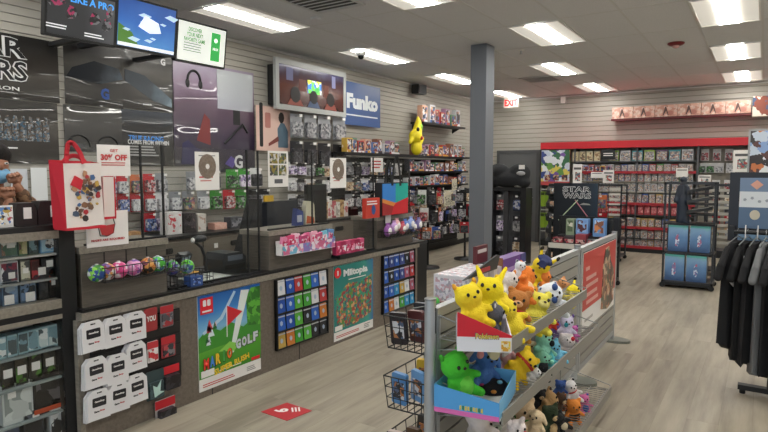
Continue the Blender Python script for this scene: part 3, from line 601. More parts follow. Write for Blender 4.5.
part(MB().rbox(0, .42, 0, .06, .2, .52, DKB, .02), 'screen_back', t); part(MB().box(.16, .26, .02, .05, .02, .2, BLACK), 'stand', t); part(MB().box(.1, .4, -.06, .12, 0, .02, BLACK), 'base', t)
t = thing('cash_register', 'black register tower between the counter shields', 'register', (-3.6, atX(240, 250, -3.6).y-.1, .803), R90); part(MB().prism([(.1, 0), (.36, 0), (.36, .56), (.3, .56)], .0, .12, mat('1d1e22', .4)), 'tower', t); part(MB().box(.16, .32, -.006, .0, .05, .12, DKP), 'drawer', t)
one(MB().box(0, .11, 0, .02, 0, .055, mat('d2a72c', .5)), 'yellow_tag', 'yellow sign card on top of the navy monitor', 'sign', (-3.74, atX(265, 200, -3.74).y, 1.324), R90)
t = thing('computer_monitor', 'black monitor seen edge on at the right end of the middle riser', 'monitor', (-3.85, atX(308, 205, -3.85).y, .803), R90); part(MB().rbox(0, .3, 0, .05, .28, .66, BLACK, .01), 'screen_back', t); part(MB().box(.15, .2, .01, .04, .02, .28, BLACK), 'stand', t); part(MB().box(.06, .3, -.05, .1, 0, .02, BLACK), 'base', t)
t = thing('snack_bag', 'white and orange snack bag standing on the middle riser', 'bag', (-3.38, 3.87, 1.125), R90); part(MB().prism([(0, 0), (.13, 0), (.12, .17), (.1, .2), (.03, .21), (.01, .17)], 0, .05, mat('d8d2b8', .5)), 'pouch', t); part(MB().prism([(.01, .01), (.12, .01), (.11, .06), (.02, .08)], -.003, 0, mat('c85a2a')), 'orange_band', t)
t = thing('snack_bag', 'blue and white snack bag left of the white and orange one', 'bag', (-3.38, 3.74, 1.125), R90); part(MB().prism([(0, 0), (.1, 0), (.1, .12), (.02, .15)], 0, .05, mat('3a4a8a', .5)), 'pouch', t); part(MB().box(.02, .08, -.003, 0, .03, .09, mat('c8cad8')), 'label_patch', t)
# sweets tray + packets
t = thing('display_tray', 'open card tray of pink sweet packets on the middle riser', 'tray', (-3.19, 3.37, .925), R90)
q = MB(); q.box(0, .68, 0, .003, 0, .075, mat('b7a8c8', .5), front=art(['d06a90', '6ab0d0', 'e8e0e8', '8a7ac0', 'e090b0'], 26)); q.box(0, .68, .07, .075, 0, .11, PAPER); q.box(0, .68, 0, .075, -.003, 0, PAPER); q.box(0, .004, 0, .075, 0, .09, PAPER); q.box(.676, .68, 0, .075, 0, .09, mat('7ab0d0')); part(q, 'tray', t)
def packet():
    r = MB(); r.prism([(-.04, 0), (.04, 0), (.043, .1), (.03, .105), (.02, .1), (.0, .106), (-.02, .1), (-.043, .104)], -.012, .012, tint(.3)); r.prism([(-.028, .02), (.028, .02), (.03, .07), (-.03, .075)], -.0135, -.012, art(['e8e0e8', 'd84878', 'f0a0c0', 'b82050'], 45)); return one(r, 'sweet_packet', '', 'sweets')
for k in range(9):
    c = ['e890b4', 'd84878', 'f0c8d8', 'c84a80', 'e06a98', 'f0b0c8', 'd86090', '7ac0d8', '6a9ad0'][k]
    spawn('packet', packet, (-3.225+.01*(k % 2), 3.42+k*.073, .965+.008*(k % 3)), R90, '%s sweet packet, %s from the left in the pink tray' % (['light pink', 'deep pink', 'pale pink', 'rose', 'pink', 'pale pink', 'pink', 'light blue', 'blue'][k], ORD[k]), 'sweet packets in the tray', color=c, rot=(rnd.uniform(-.15, .15), rnd.uniform(-.2, .2), R90))
for k in range(6):
    spawn('packet', packet, (-3.24, 4.14+k*.07, .835), R90, 'magenta striped pouch, %s from the left beside the pink tray' % ORD[k], 'magenta pouches on the counter', color=['c83a6a', 'b02a5a', 'd85a88'][k % 3], scale=(1, 2, 1.15))
one(MB().box(0, .44, 0, .1, 0, .03, BLACK), 'tray_base', 'flat black tray under the magenta pouches', 'tray', (-3.2, 4.13, .803), R90)
def bigpk():
    t = thing('candy_bag', '', 'bag'); part(MB().ball((0, 0, .06), (.06, .035, .062), tint(.35), 12).box(-.03, .03, -.005, .005, .11, .14, tint(.35)), 'pouch', t); part(MB().ball((0, -.018, .06), (.04, .022, .04), PAPER, 10), 'label_patch', t); return t
for k, (c, nme) in enumerate((('9a5aa8', 'purple'), ('b890c8', 'lilac'), ('d8a0a8', 'pink'), ('b04a5a', 'dark pink'), ('5a7ac0', 'blue'), ('8aa0d8', 'light blue'), ('4a5a98', 'navy'), ('7a70a8', 'violet'))):
    spawn('bigpk', bigpk, (-3.2+.02*(k % 2), 4.93+k*.085, .93+.02*(k % 3)), R90, '%s round candy bag, %s from left on the far riser front' % (nme, ORD[k]), 'candy bags on the far riser', color=c)
wirebasket('wire_basket', 'black wire basket holding the purple and blue candy bags', (-3.13, 4.87, .92), R90, .72, .15, .06, nx=10, nz=2)
one(MB().box(0, .1, 0, .004, 0, .09, PAPER), 'price_card', 'small white price card above the purple candy bags', 'card', (-3.26, 4.98, 1.06), R90)
# ================================================================ front of the counter
def poster2(label, x0, y0, x1, y1, bands):
    a, b, z0, z1 = rectX(x0, y0, x1, y1, CX+.008); w, h = b-a, z1-z0
    t = thing('game_poster', label, 'poster', (CX+.004, (a+b)/2, max(z0, .02)), R90, 'game posters on the counter front'); return t, w, h-(max(z0, .02)-z0)
a, b_ = 2.575, 3.165; w = b_-a; h = .683
t = thing('game_poster', 'green and blue poster lettered MARIO GOLF SUPER RUSH on the counter', 'poster', (CX+.0015, (a+b_)/2, .05), R90, 'game posters on the counter front')
s = part(MB().box(-w/2, w/2, -.006, 0, 0, h, PAPER), 'sheet', t)
B0 = h*.13
part(MB().box(-w/2, w/2, -.008, -.006, B0, h, grad([(0, '2f7f22'), (.33, '4f9f2c'), (.5, '6fb640'), (.62, '7fb8dc'), (.8, '3f86cc'), (1, '1f5fae')], 'Z', h, .06, 3)), 'artwork', s)
q = MB(); q.prism([(-w/2, .38), (-.2, .45), (-.1, .4), (0, .44), (.12, .38), (w/2, .46), (w/2, .3), (-w/2, .28)], -.0088, -.008, mat('3f8f30', .35)); q.prism([(.16, .38), (.15, .6), (.2, h-.02), (w/2, h-.02), (w/2, .36)], -.0094, -.0085, art(['3f8a2e', '5fae3c', '2f6f26'], 20)); part(q, 'tree_picture', s)
q = MB(); q.prism([(-.02, .2), (.02, .21), (.18, h-.03), (.1, h-.02)], -.0102, -.0095, mat('dfe8e4', .35)); q.prism([(-.26, .42), (-.1, .5), (.03, .67), (.05, .66), (-.08, .48), (-.25, .4)], -.0102, -.0095, mat('b8d4ea', .35)); part(q, 'swoosh_picture', s)
q = MB(); q.box(-.045, -.037, -.011, -.01, .34, .56, mat('e8e8e8')); q.prism([(-.037, .57), (-.037, .42), (.11, .5)], -.0115, -.0105, mat('d22c34', .4)); q.prism([(-.12, .25), (-.02, .3), (.08, .26), (.02, .22)], -.0108, -.01, mat('8ccf55')); part(q, 'golf_flag_picture', s)
q = MB()
for i in range(9): a_ = rnd.uniform(-.24, -.08); c_ = rnd.uniform(.33, .47); r = rnd.uniform(.012, .03); q.prism([(a_-r, c_-r), (a_, c_+r*1.6), (a_+r, c_-r)], -.0108, -.0092, mat(['d9e6ea', 'e7b8c0', '2f6f38', 'd84a50'][i % 4], .4))
part(q, 'castle_picture', s)
q = MB(); q.box(-w/2+.02, -w/2+.13, -.011, -.008, h-.135, h-.02, mat('e0202c', .4)); lg = part(q, 'red_logo_square', s)
q = MB(); q.rbox(-w/2+.042, -w/2+.07, -.0125, -.011, h-.08, h-.035, PAPER, .008); q.rbox(-w/2+.08, -w/2+.108, -.0125, -.011, h-.08, h-.035, PAPER, .008); q.box(-w/2+.035, -w/2+.115, -.0125, -.011, h-.122, h-.11, PAPER); part(q, 'white_mark', lg)
def letters(word, cx, cz, cw, ch, cols, parent, slope=.0):
    for i, c in enumerate(word):
        x = cx+(i-(len(word)-1)/2)*cw; cw_ = cw; cw = cw*(.4 if c == 'I' else 1); part(textmesh(c, cw*1.05, ch*1.08, mat('1c2018', .4), bold=.08), 'letter_shadow', parent, (x+.003, -.0115, cz+slope*i-.003)); part(textmesh(c, cw*.86, ch, mat(cols[i % len(cols)], .35), bold=.06), 'letter', parent, (x, -.0135, cz+slope*i)); cw = cw_
letters('MARIO', -.13, .19, .053, .08, ['e04030', '4a8ad8', 'e8c030', '48a848', 'e07828'], s, .006)
letters('GOLF', .15, .262, .058, .075, ['cfd8dc'], s, .006)
text('SUPER RUSH', s, .0, .128, .34, .045, mat('e8c838', .35), y=-.013, bold=.05, rot=-.12)
q = MB(); lines(q, -w*.2, w*.2, B0+.012, B0+.028, 1, PAPER, -.0105); lines(q, -w*.45, w*.05, .02, .05, 2, REDINK, -.0075); lines(q, w*.25, w*.42, .02, .06, 3, mat('888888'), -.0075); part(q, 'printed_lines', s)
part(MB().box(-w/2+.015, -w/2+.13, -.011, -.008, B0+.008, B0+.055, PAPER), 'rating_box', s); part(MB().box(w/2-.1, w/2-.015, -.011, -.008, B0+.008, B0+.03, mat('e0202c')), 'red_logo', s)
a, b_ = 4.09, 4.72; w = b_-a; h = .7
t = thing('game_poster', 'teal and purple poster lettered Miitopia on the counter front', 'poster', (CX+.0015, (a+b_)/2, .03), R90, 'game posters on the counter front')
s = part(MB().box(-w/2, w/2, -.006, 0, 0, h, PAPER), 'sheet', t); B0 = h*.12
part(MB().box(-w/2, w/2, -.008, -.006, B0, h, grad([(0, '1f7f7a'), (.35, '3a9a90'), (.6, '3a6aa8'), (1, '5a2f88')], 'X', w*.9, .3, 3)), 'artwork', s)
part(MB().prism([(-w/2+.05, B0+.03), (-w/2+.02, .4), (-.1, .52), (.1, .5), (w/2-.02, .55), (w/2-.04, B0+.08), (0, B0+.02)], -.0095, -.008, art(['2a8a7a', 'c07040', '8a3a50', '3a9a70', 'd0a070', '2f5a6a', 'a04038', '5a8a3a'], 40, key='mii')), 'crowd_picture', s)
text('Miitopia', s, .02, h-.09, w*.62, .085, mat('e8eef0', .4), y=-.012, bold=.05); q = MB(); lines(q, -w*.15, w*.3, h-.16, h-.14, 1, PAPER, -.0105, False); lines(q, -w*.45, w*.2, .02, .05, 2, REDINK, -.0075); lines(q, w*.25, w*.42, .02, .07, 3, mat('888888'), -.0075); part(q, 'printed_lines', s)
q = MB(); q.prism([(-w/2+.055+.05*math.cos(k*PI/8), h-.065+.05*math.sin(k*PI/8)) for k in range(16)], -.011, -.009, mat('e0202c', .4)); lg = part(q, 'red_logo_disc', s); part(MB().box(-w/2+.045, -w/2+.065, -.013, -.011, h-.09, h-.045, PAPER), 'white_mark', lg)
part(MB().box(-w/2+.01, -w/2+.12, -.011, -.009, B0+.01, B0+.055, PAPER), 'rating_box', s)
# black slat board with gift-card hangers
t = thing('slat_board', 'black slatted board of gift-card hangers at the left counter end', 'board', (CX+.001, 1.81, .22), R90)
q = MB(); q.box(0, .62, -.006, 0, 0, .465, mat('1b1a1a', .6))
for k in range(1, 6): q.box(0, .62, -.008, -.006, k*.078, k*.078+.064, mat('232121', .5))
part(q, 'slats', t)
def cardbag():
    t = thing('gift_card_hanger', '', 'gift card')
    q = MB(); q.prism([(-.058, 0), (.058, 0), (.056, .13), (.034, .158), (-.034, .158), (-.056, .13)], -.006, .006, mat('e6e4e6', .45)); part(q, 'white_holder', t)
    part(MB().box(-.012, .012, -.008, -.004, .14, .146, BLACK), 'hang_slot', t)
    c = part(MB().rbox(-.035, .035, -.0085, -.006, .07, .118, mat('26252a', .35), .005), 'gift_card', t); part(textmesh('GameStop', .05, .012, PAPER, bold=.05), 'lettering', c, (0, -.0095, .097))
    part(textmesh('Game', .028, .011, BLACK, bold=.06), 'lettering', t, (-.014, -.0075, .045)); part(textmesh('Stop', .026, .011, REDINK, bold=.06), 'lettering', t, (.015, -.0075, .045)); return t
for r, (pyc, xs) in enumerate(((334, (105, 131, 156)), )): pass
colw = [(93, 336), (115, 330), (136, 326)]
rows = [0, 36, 66]
names = ['upper', 'middle', 'lower']
ends = [[(94, 351), (116, 346), (136, 340)], [(97, 387), (118, 383), (137, 370)], [(99, 419), (119, 411), (138, 402)]]
for r in range(3):
    for c in range(3):
        for d in range(3):
            p = atX(ends[r][c][0], ends[r][c][1], CX+.05)
            spawn('cardbag', cardbag, (CX+.05-d*.014, p.y-d*.004, p.z-.004*d), R90, 'white gift-card hanger, %s column of the %s row, %s' % (['left', 'centre', 'right'][c], names[r], ['front one', 'second behind it', 'third behind it'][d]), 'white gift-card hangers', rot=(0, rnd.uniform(-.05, .05), R90), scale=(1.18, 1, 1.12))
def peg():
    return one(MB().cyl((0, 0, 0), (0, -.1, .004), .003, GREYMET, n=6).box(-.012, .012, -.004, 0, -.012, .012, BLACK), 'peg_hook', '', 'hook')
for r in range(3):
    for c in range(3):
        p = atX(ends[r][c][0], ends[r][c][1], CX+.05); spawn('peg', peg, (CX, p.y, p.z+.158), R90, 'metal peg hook carrying the %s white hanger stack, %s row' % (['left', 'centre', 'right'][c], names[r]), 'peg hooks on the black board', scale=(1, .6, 1))
def blister(label, x0, y0, x1, y1, X, cardc, topc, pal, name='blister_pack', sq=.04, letter=None):
    a, b, z0, z1 = rectX(x0, y0, x1, y1, X); w, h = b-a, z1-z0
    t = thing(name, label, 'packet', (X, (a+b)/2, z0), R90, 'hanging packets on the counter end')
    part(MB().rbox(-w/2, w/2, -.003, 0, 0, h, mat(cardc, .45), .008), 'card', t)
    if topc: part(MB().box(-w/2, w/2, -.005, -.003, h*.66, h*.98, mat(topc, .45)), 'header_band', t)
    if pal: part(MB().rbox(-w*.4, w*.4, -sq, -.003, h*.06, h*.62, art(pal, 30), .012), 'contents', t)
    if letter: text(letter, t, 0, h*.55, w*.7, h*.25, PAPER, y=-.007, bold=.05)
    return t
blister('red card with YOU in white letters', 144, 308, 157, 331, CX+.02, 'a83a3c', None, None, letter='YOU')
blister('grey and red card pack right of the YOU card', 160, 305, 173, 327, CX+.02, '77757a', 'b83238', ['8a8a90', 'a83a40', '55555c'], sq=.012)
blister('white card pack with a red strip, middle row', 147, 341, 158, 362, CX+.02, 'e0dcdc', 'c83a40', ['e4e0e0', 'c83a40', 'd8d4d4'], sq=.012)
blister('small red and black pack, middle row at right', 161, 336, 175, 357, CX+.02, '9a3a40', 'c03038', ['3a3a40', 'b84a50', '77777c'], sq=.012)
blister('dark teal rounded pack with a pale bird mark', 146, 370, 164, 399, CX+.03, '35474a', None, ['2f4044', '4a6064'], sq=.02)
part(MB().prism([(0, .08), (.03, .12), (.02, .05), (.05, .04), (-.02, .02), (-.03, .1)], -.024, -.02, mat('b8d8d0')), 'bird_mark', KIDS and bpy.data.objects['blister_pack.004'])
blister('black pack with red header hanging right of the teal one', 160, 365, 179, 389, CX+.02, '1f1f22', 'cc2430', ['222226', '35353a', '1a1a1c'])
blister('black controller pack with red header, lowest on the board', 155, 398, 175, 424, CX+.02, 'b8b4b4', 'cc2430', ['222226', '3a3a3f', '1a1a1c'])
# card racks
def rack(label, a, b, z0, z1):
    t = thing('card_rack', label, 'rack', (CX+.001, a, z0), R90, 'wall racks of gift cards'); part(MB().box(0, b-a, -.012, 0, 0, z1-z0, BLACK), 'backboard', t)
    q = MB()
    for k in range(4): z = (z1-z0)*k/4; q.box(0, b-a, -.03, -.012, z, z+.012, BLACK)
    part(q, 'ledge', t); 
    for x in (0, b-a-.008): part(MB().box(x, x+.008, -.034, 0, 0, z1-z0, BLACK), 'side_rail', t)
rack('black rack of blue and green gift cards left of the Miitopia poster', 3.33, 3.98, .15, .73); rack('black rack of blue gift cards right of the Miitopia poster', 4.88, 5.52, .12, .74)
def gcard():
    t = thing('gift_card', '', 'gift card'); part(MB().rbox(-.042, .042, -.003, 0, 0, .125, tint(.35), .006), 'card', t); part(MB().prism([(-.012, .045), (0, .035), (.012, .045), (.014, .065), (0, .08), (-.014, .065)], -.0045, -.003, mat('a9bad0', .4)), 'logo_mark', t); part(MB().box(-.042, .042, -.0042, -.003, .108, .118, mat('b8bcc4')), 'top_band', t); return t
CN = {'1f4fa8': 'blue', '2a62c0': 'bright blue', '3f9a34': 'green', '57ae3c': 'light green', 'd8d8dc': 'white', '22242a': 'black', 'b83a3a': 'red', 'c87830': 'orange', '3a4a8a': 'navy', 'a85a70': 'dusky pink', '2a8ac0': 'sky blue', 'c0a050': 'tan'}
g1 = [['d8d8dc', '1f4fa8', 'b83a3a', '3f9a34', '2a62c0', 'd8d8dc'], ['1f4fa8', '2a62c0', '57ae3c', '3f9a34', 'd8d8dc', 'b83a3a'], ['2a62c0', '1f4fa8', '57ae3c', '22242a', '2a62c0', 'c87830'], ['c0a050', 'c87830', '3f9a34', '57ae3c', '22242a', '22242a']]
g2 = [['1f4fa8', '3a4a8a', '1f4fa8', '3a4a8a', '22242a', 'a85a70'], ['2a62c0', '22242a', '1f4fa8', '3a4a8a', 'a85a70', 'b83a3a'], ['1f4fa8', '2a62c0', '2a8ac0', 'c0a050', 'd8d8dc', 'a85a70'], ['2a62c0', 'c87830', 'd8d8dc', '3f9a34', '2a8ac0', '2a8ac0']]
for gi, (g, a0, z0, z1) in enumerate(((g1, 3.33, .15, .73), (g2, 4.88, .12, .74))):
    for r in range(4):
        for c in range(6):
            z = z0+(z1-z0)*(3-r)/4+.012; col = g[r][c]
            spawn('gcard', gcard, (CX+.02+.004*(c % 2), a0+.06+c*.106, z), R90, '%s gift card, %s in the %s row of the %s rack' % (CN[col], ORD[c], ['top', 'second', 'third', 'bottom'][r], ['left', 'right'][gi]), 'gift cards in the counter racks', color=col, rot=(-.08, 0, R90), scale=(1.12, 1, .98))
# floor sticker
t = thing('floor_sticker', 'red diamond floor sticker with a white 6 in front of counter', 'sticker', (-2.6, 2.77, 0), 0)
P = [atZ(261, 412, 0)-t.location, atZ(287, 421, 0)-t.location, atZ(312, 411, 0)-t.location, atZ(287, 403, 0)-t.location]
part(MB().prism([(p.x, p.y) for p in P], .0005, .003, mat('c0323a', .45), ax='z'), 'decal', t)
tm = textmesh('6', .06, .10, PAPER, bold=.04); part(tm, 'lettering', t, (-.035, -.02, .004), rot=(-R90, 0, R90*1.5))
q = MB()
for k in range(3): q.box(.03+k*.022, .042+k*.022, -.03, .04, .003, .004, PAPER, M=Matrix.Rotation(.8, 4, 'Z'))
part(q, 'printed_lines', t)
# ================================================================ left glass case
t = thing('display_case', 'tall black framed glass case of accessories at the left edge', 'display case', (-3.3, .58, 0), R90); W = 1.19
q = MB(); q.box(W-.09, W, -.01, .36, 0, 1.3, BLACK); part(q, 'frame_post', t); part(MB().box(0, .07, -.01, .36, 0, 1.3, BLACK), 'frame_post', t)
part(MB().box(.07, W-.09, -.01, .36, 1.27, 1.3, BLACK), 'top_board', t); part(MB().box(.07, W-.09, -.016, .0, 1.225, 1.27, EDGEWOOD), 'top_rail', t)
part(MB().box(.07, W-.09, -.016, .3, .83, .88, EDGEWOOD), 'middle_rail', t); part(MB().box(.07, W-.09, -.01, .3, .795, .83, BLACK), 'middle_gap', t); part(MB().box(.07, W-.09, -.016, .0, .77, .795, EDGEWOOD), 'lower_rail', t)
part(MB().box(0, W, 0, .36, .0, .06, BLACK), 'base', t); part(MB().box(.07, W-.09, .33, .35, .06, 1.27, mat('b5b3ac', .6)), 'back_panel', t)
part(MB().box(.07, W-.09, -.004, .002, .88, 1.225, glass()), 'glass_door', t); part(MB().box(.07, W-.09, -.004, .002, .06, .77, glass()), 'glass_door', t)
for z, m_ in ((1.14, mat('b9b8b2')), (1.0, mat('8f908e')), (.6, mat('8f9a9a', .3)), (.43, mat('8f9a9a', .3)), (.23, mat('8f9a9a', .3))): part(MB().box(.07, W-.09, .02, .33, z-.012, z, m_), 'shelf', t)
# strip light inside the case is the room light only
def carton(label, x0, y0, x1, y1, X, col, pal, tag=None, depth=.08, group=None, name='product_box', cat='box', scale=22, zfix=None, dy=.05):
    a, b, z0, z1 = rectX(x0, y0, x1, y1, X); w, h = b-a, z1-z0
    if zfix is not None: z0 = zfix
    t = thing(name, label, cat, (X, (a+b)/2, z0), R90, group); c = part(MB().box(-w/2, w/2, 0, depth, 0, h, mat(col, .45)), 'carton', t)
    part(MB().box(-w*.44, w*.44, -.002, 0, h*.1, h*.92, art(pal, scale)), 'front_picture', t)
    if tag: tx, tz, ts = tag; part(MB().box(tx*w-ts, tx*w+ts, -.006, -.003, tz*h-ts*1.05, tz*h+ts*1.05, PAPER), 'price_tag', t)
    return t
XC = -3.35; G = 'boxed accessories in the glass case'
S1 = 1.141; S2 = 1.001; S3 = .881
for lab, x0, y0, x1, y1, col, pal, tag, zf in (
    ('white topped small box at the left of the case top shelf', 0, 231, 17, 250, '5a6a6c', ['e0e0dc', '4d6a58', '8a6a5a'], (.1, .7, .02), S1),
    ('green and tan box second on the case top shelf', 18, 231, 27, 248, '4f6f58', ['8a8a5a', '5a3a34', 'c8b890'], None, S1),
    ('dark green box third on the case top shelf', 28, 229, 38, 247, '3c4a48', ['4a5a5c', '2a3438', '7a98a0'], None, S1),
    ('blue and white box with a ball picture on the case top shelf', 40, 228, 58, 245, '7fb2d8', ['7fb2d8', 'b8d8e8'], None, S1),
    ('white labelled red box at the left of the second case shelf', 0, 255, 18, 277, 'c8c8cc', ['e6e6ea', '3a3a48', '7a3040'], (.1, .35, .016), S2),
    ('grey round-topped box on the second case shelf', 20, 253, 30, 274, '77766c', ['c8c4b0', '4a4a48'], (0, .5, .014), S2),
    ('red box beside the grey one on the second case shelf', 31, 252, 39, 272, '6a2428', ['a8343c', '3a1a1c', '2a2a2c'], None, S2),
    ('black box with a white tag at the right of the second case shelf', 41, 250, 57, 270, '1e1e22', ['26262a', '3c3c42'], (0, .7, .018), S2),
    ('clear blue clamshell at the left of the third case shelf', 2, 279, 18, 303, '5a7088', ['7088a8', '3a4450', '90a0b0'], (-.1, .25, .024), S3),
    ('clear blue clamshell second on the third case shelf', 20, 278, 36, 300, '506478', ['7088a8', '2a3440', '88a0b8'], (.1, .25, .024), S3),
    ('black box with two white tags on the third case shelf', 38, 262, 48, 296, '1c1d1f', ['232427', '3a3a3c'], (-.1, .85, .02), S3),
    ('black box with orange stripe at right of the third case shelf', 49, 262, 57, 294, '201f20', ['2a2422', 'c0502a', '1c1c1e'], (.1, .5, .016), S3)):
    t = carton(lab, x0, y0, x1, y1, XC-.0, col, pal, tag, group=G, zfix=zf)
    if 'ball picture' in lab: part(MB().prism([(.0+.026*math.cos(k*PI/8), .05+.026*math.sin(k*PI/8)) for k in range(16)], -.005, -.003, art(['e8e8e8', '22282c', 'e8e8e8'], 50)), 'ball_picture', t)
S4, S5, S6, S7 = .601, .431, .231, .061
for i, x in enumerate((-4, 7, 18, 28, 38, 48)):
    carton('pale blue boxed white controller, %s from the left on the upper lower-case shelf' % ORD[i], x, 330-i*2, x+10, 352-i*2, XC, '9fc0c8', ['cfdcdc', '7fa0ac', 'e6eaea', '505c60'], None, group='pale blue controller boxes', zfix=S4)
for i, x in enumerate((1, 15, 29, 43)):
    carton('black and green controller box, %s from the left, white price tag on front' % ORD[i], x, 357-i*3, x+13, 388-i*3, XC, '23241f', ['26261f', '3a3428', '4a7a2c', '1a1a1a'], (0, .5, .022), group='black and green controller boxes', zfix=S5)
carton('large white box with a grey product picture, lower left of the case', 2, 378, 33, 418, XC, 'cdd2d0', ['d5dad8', 'c4c9c8', '8f9896'], (-.2, .75, .02), zfix=S6, group='large accessory boxes low in the case', scale=9)
carton('large black box with an orange stripe and headset picture, low in the case', 34, 366, 68, 410, XC, '1d1b1c', ['2a2728', '3a3638', '6a666a', '1b191a'], (.35, .3, .018), zfix=S6, group='large accessory boxes low in the case', scale=9)
part(MB().box(-.1, .1, -.008, -.003, .01, .035, mat('c8502a')), 'orange_stripe', bpy.data.objects['product_box'] if False else KIDS and [o for o in COL.objects if o.get('label', '').startswith('large black box with an orange')][0])
for i, (x, c) in enumerate(((0, '3a3f48'), (24, '33363e'), (50, 'c8ccd0'))):
    carton(['dark blue box at the bottom left of the case', 'dark box with white tag at the bottom of the case', 'white and black controller box at the bottom right of the case'][i], x, 414-i*6, x+20, 445, XC, c, [['3a3f48', '55607a', '22262c'], ['2a2c34', '5a5c68', '1c1e22'], ['d8dce0', '22242a', 'e8eaec']][i], (.1, .8, .018) if i == 1 else None, zfix=S7, group='boxes at the case bottom')
# things on top of the case
def bump(label, x0, x1, yt, yb, ct):
    a, b, z0, z1 = rectX(x0, yt, x1, yb, -3.38); w, h = b-a, z1-1.301
    t = thing('black_pouch', label, 'pouch', (-3.38, (a+b)/2, 1.301), R90, 'black pouches on the case top'); part(MB().prism([(-w/2, 0), (w/2, 0), (w/2, h*.6), (w*.36, h), (-w*.36, h), (-w/2, h*.6)], 0, .1, mat('2b2627', .5)), 'body', t)
    part(MB().box(ct*w-.02, ct*w+.02, -.005, 0, h*.3, h*.8, PAPER), 'price_tag', t)
bump('black pouch with white tag, left of two on the case top', 15, 37, 203, 223, .05); bump('black pouch with white tag beside the red bag', 38, 58, 201, 222, .3)
t = carton('white card with coloured squares standing on the case top', -2, 202, 13, 224, -3.36, 'e4e6e4', ['e8eae8', 'f0f0ee', 'c8a850', 'b84a58', '5a8ac8', 'e4e6e4', '3a3a3c'], None, depth=.01, name='info_card', cat='card', scale=60, zfix=1.301)
# employee behind the counter
def limb(mb, pts, m):
    for (a, ra), (b, rb) in zip(pts[:-1], pts[1:]):
        mb.cyl(a, b, ra, m, r1=rb, n=14); mb.ball(a, ra, m, 14); mb.ball(b, rb, m, 14)
SKIN = mat('9a6a50', .55)
px_, py_ = -4.1, 1.71
t = thing('person', 'person in a brown patterned top and blue face mask behind the glass case', 'person', (px_, py_, 0), R90)
q = MB(); S = SKIN
limb(q, [((-.1, 0, .06), .05), ((-.1, 0, .48), .06), ((-.09, 0, .92), .085), ((0, 0, 1.0), .12), ((0, .0, 1.2), .12), ((0, .0, 1.38), .12)], S); limb(q, [((.1, 0, .06), .05), ((.1, 0, .48), .06), ((.09, 0, .92), .085), ((0, 0, 1.0), .12)], S)
limb(q, [((-.1, -.08, .05), .035), ((-.1, .02, .05), .04)], S); limb(q, [((.1, -.08, .05), .035), ((.1, .02, .05), .04)], S)
limb(q, [((-.18, 0, 1.36), .06), ((.18, 0, 1.36), .06)], S); limb(q, [((0, .01, 1.4), .055), ((0, .0, 1.52), .052)], S)
q.ball((0, -.01, 1.635), (.078, .095, .118), S, 16); q.ball((0, -.03, 1.57), (.055, .065, .06), S, 12); q.ball((0, -.108, 1.625), (.014, .02, .022), S, 8)
for sx in (-1, 1): q.ball((sx*.08, .01, 1.63), (.014, .022, .032), S, 8)
limb(q, [((.19, 0, 1.36), .055), ((.22, -.04, 1.26), .048), ((.16, -.12, 1.27), .042), ((.07, -.17, 1.48), .03), ((.055, -.17, 1.51), .026)], S)
limb(q, [((-.19, 0, 1.36), .055), ((-.25, -.02, 1.1), .045), ((-.15, -.2, 1.2), .035), ((-.02, -.2, 1.38), .028), ((-.003, -.195, 1.42), .026)], S)
me = remesh(q, 'body', .011, SKIN, 4); body = part(me, 'body', t)
def hand(name, base, d, side, curl):
    q = MB(); d = Vector(d).normalized(); u = Vector(side).normalized(); n_ = d.cross(u)
    b = Vector(base); q.ball(b+d*.035, (.03, .03, .03), S, 10)
    for k in range(4):
        r0 = b+u*((k-1.5)*.019)+d*.025; L = (.07, .08, .074, .058)[k]
        k1 = b+u*((k-1.5)*.019)+d*.06; k2 = k1+(d*.35+n_*curl*1.6)*L*.42; k3 = k2+(d*-.5+n_*curl)*L*.4
        limb(q, [(r0, .011), (k1, .0095), (k2, .0088), (k3, .0075)], S)
    th = b+u*.032+d*.02; limb(q, [(b+u*.012, .013), (th+u*.012+d*.02, .011), (th+u*.01+d*.05+n_*.02, .009)], S)
    return part(remesh(q, name, .0042, SKIN, 3), name, t)
hand('hand', (.05, -.175, 1.515), (-.35, .02, 1), (1, 0, .2), -.5); hand('hand', (.0, -.2, 1.425), (-.2, .15, 1), (-1, 0, 0), .4)
TOP = art(['5f4430', '7a5a40', '4a3526', '6b4c36', '8a6a4c'], 70, rough=.8, perobj=False)
q = MB(); limb(q, [((0, 0, .98), .15), ((0, 0, 1.2), .15), ((0, .0, 1.36), .13)], TOP); limb(q, [((-.18, 0, 1.37), .075), ((.18, 0, 1.37), .075)], TOP)
limb(q, [((.19, 0, 1.36), .07), ((.225, -.04, 1.26), .062), ((.165, -.12, 1.27), .055), ((.085, -.17, 1.45), .044)], TOP); limb(q, [((-.19, 0, 1.36), .07), ((-.255, -.02, 1.1), .06), ((-.18, -.12, 1.15), .05)], TOP)
part(remesh(q, 'patterned_top', .013, TOP, 4), 'patterned_top', t)
q = MB(); limb(q, [((-.1, 0, .1), .075), ((-.1, 0, .5), .085), ((-.08, 0, .95), .13)], BLACK); limb(q, [((.1, 0, .1), .075), ((.1, 0, .5), .085), ((.08, 0, .95), .13)], BLACK); part(remesh(q, 'trousers', .014, mat('22242a', .8), 3), 'trousers', t)
HAIR = mat('17110e', .9, noise=90); q = MB(); q.ball((0, .01, 1.705), (.105, .12, .085), HAIR, 16); q.ball((0, .06, 1.64), (.1, .075, .11), HAIR, 14); part(remesh(q, 'hair', .01, HAIR, 2), 'hair', t)
q = MB(); q.ball((0, -.052, 1.575), (.072, .068, .058), mat('7fb4d8', .7), 16); q.tube([(.07, -.04, 1.585), (.088, .01, 1.61)], .002, PAPER); part(q, 'face_mask', t)
q = MB()
for sx in (-1, 1): q.ball((sx*.032, -.1, 1.648), (.014, .008, .008), PAPER, 8); 
e_ = part(q, 'eyes', t); q = MB()
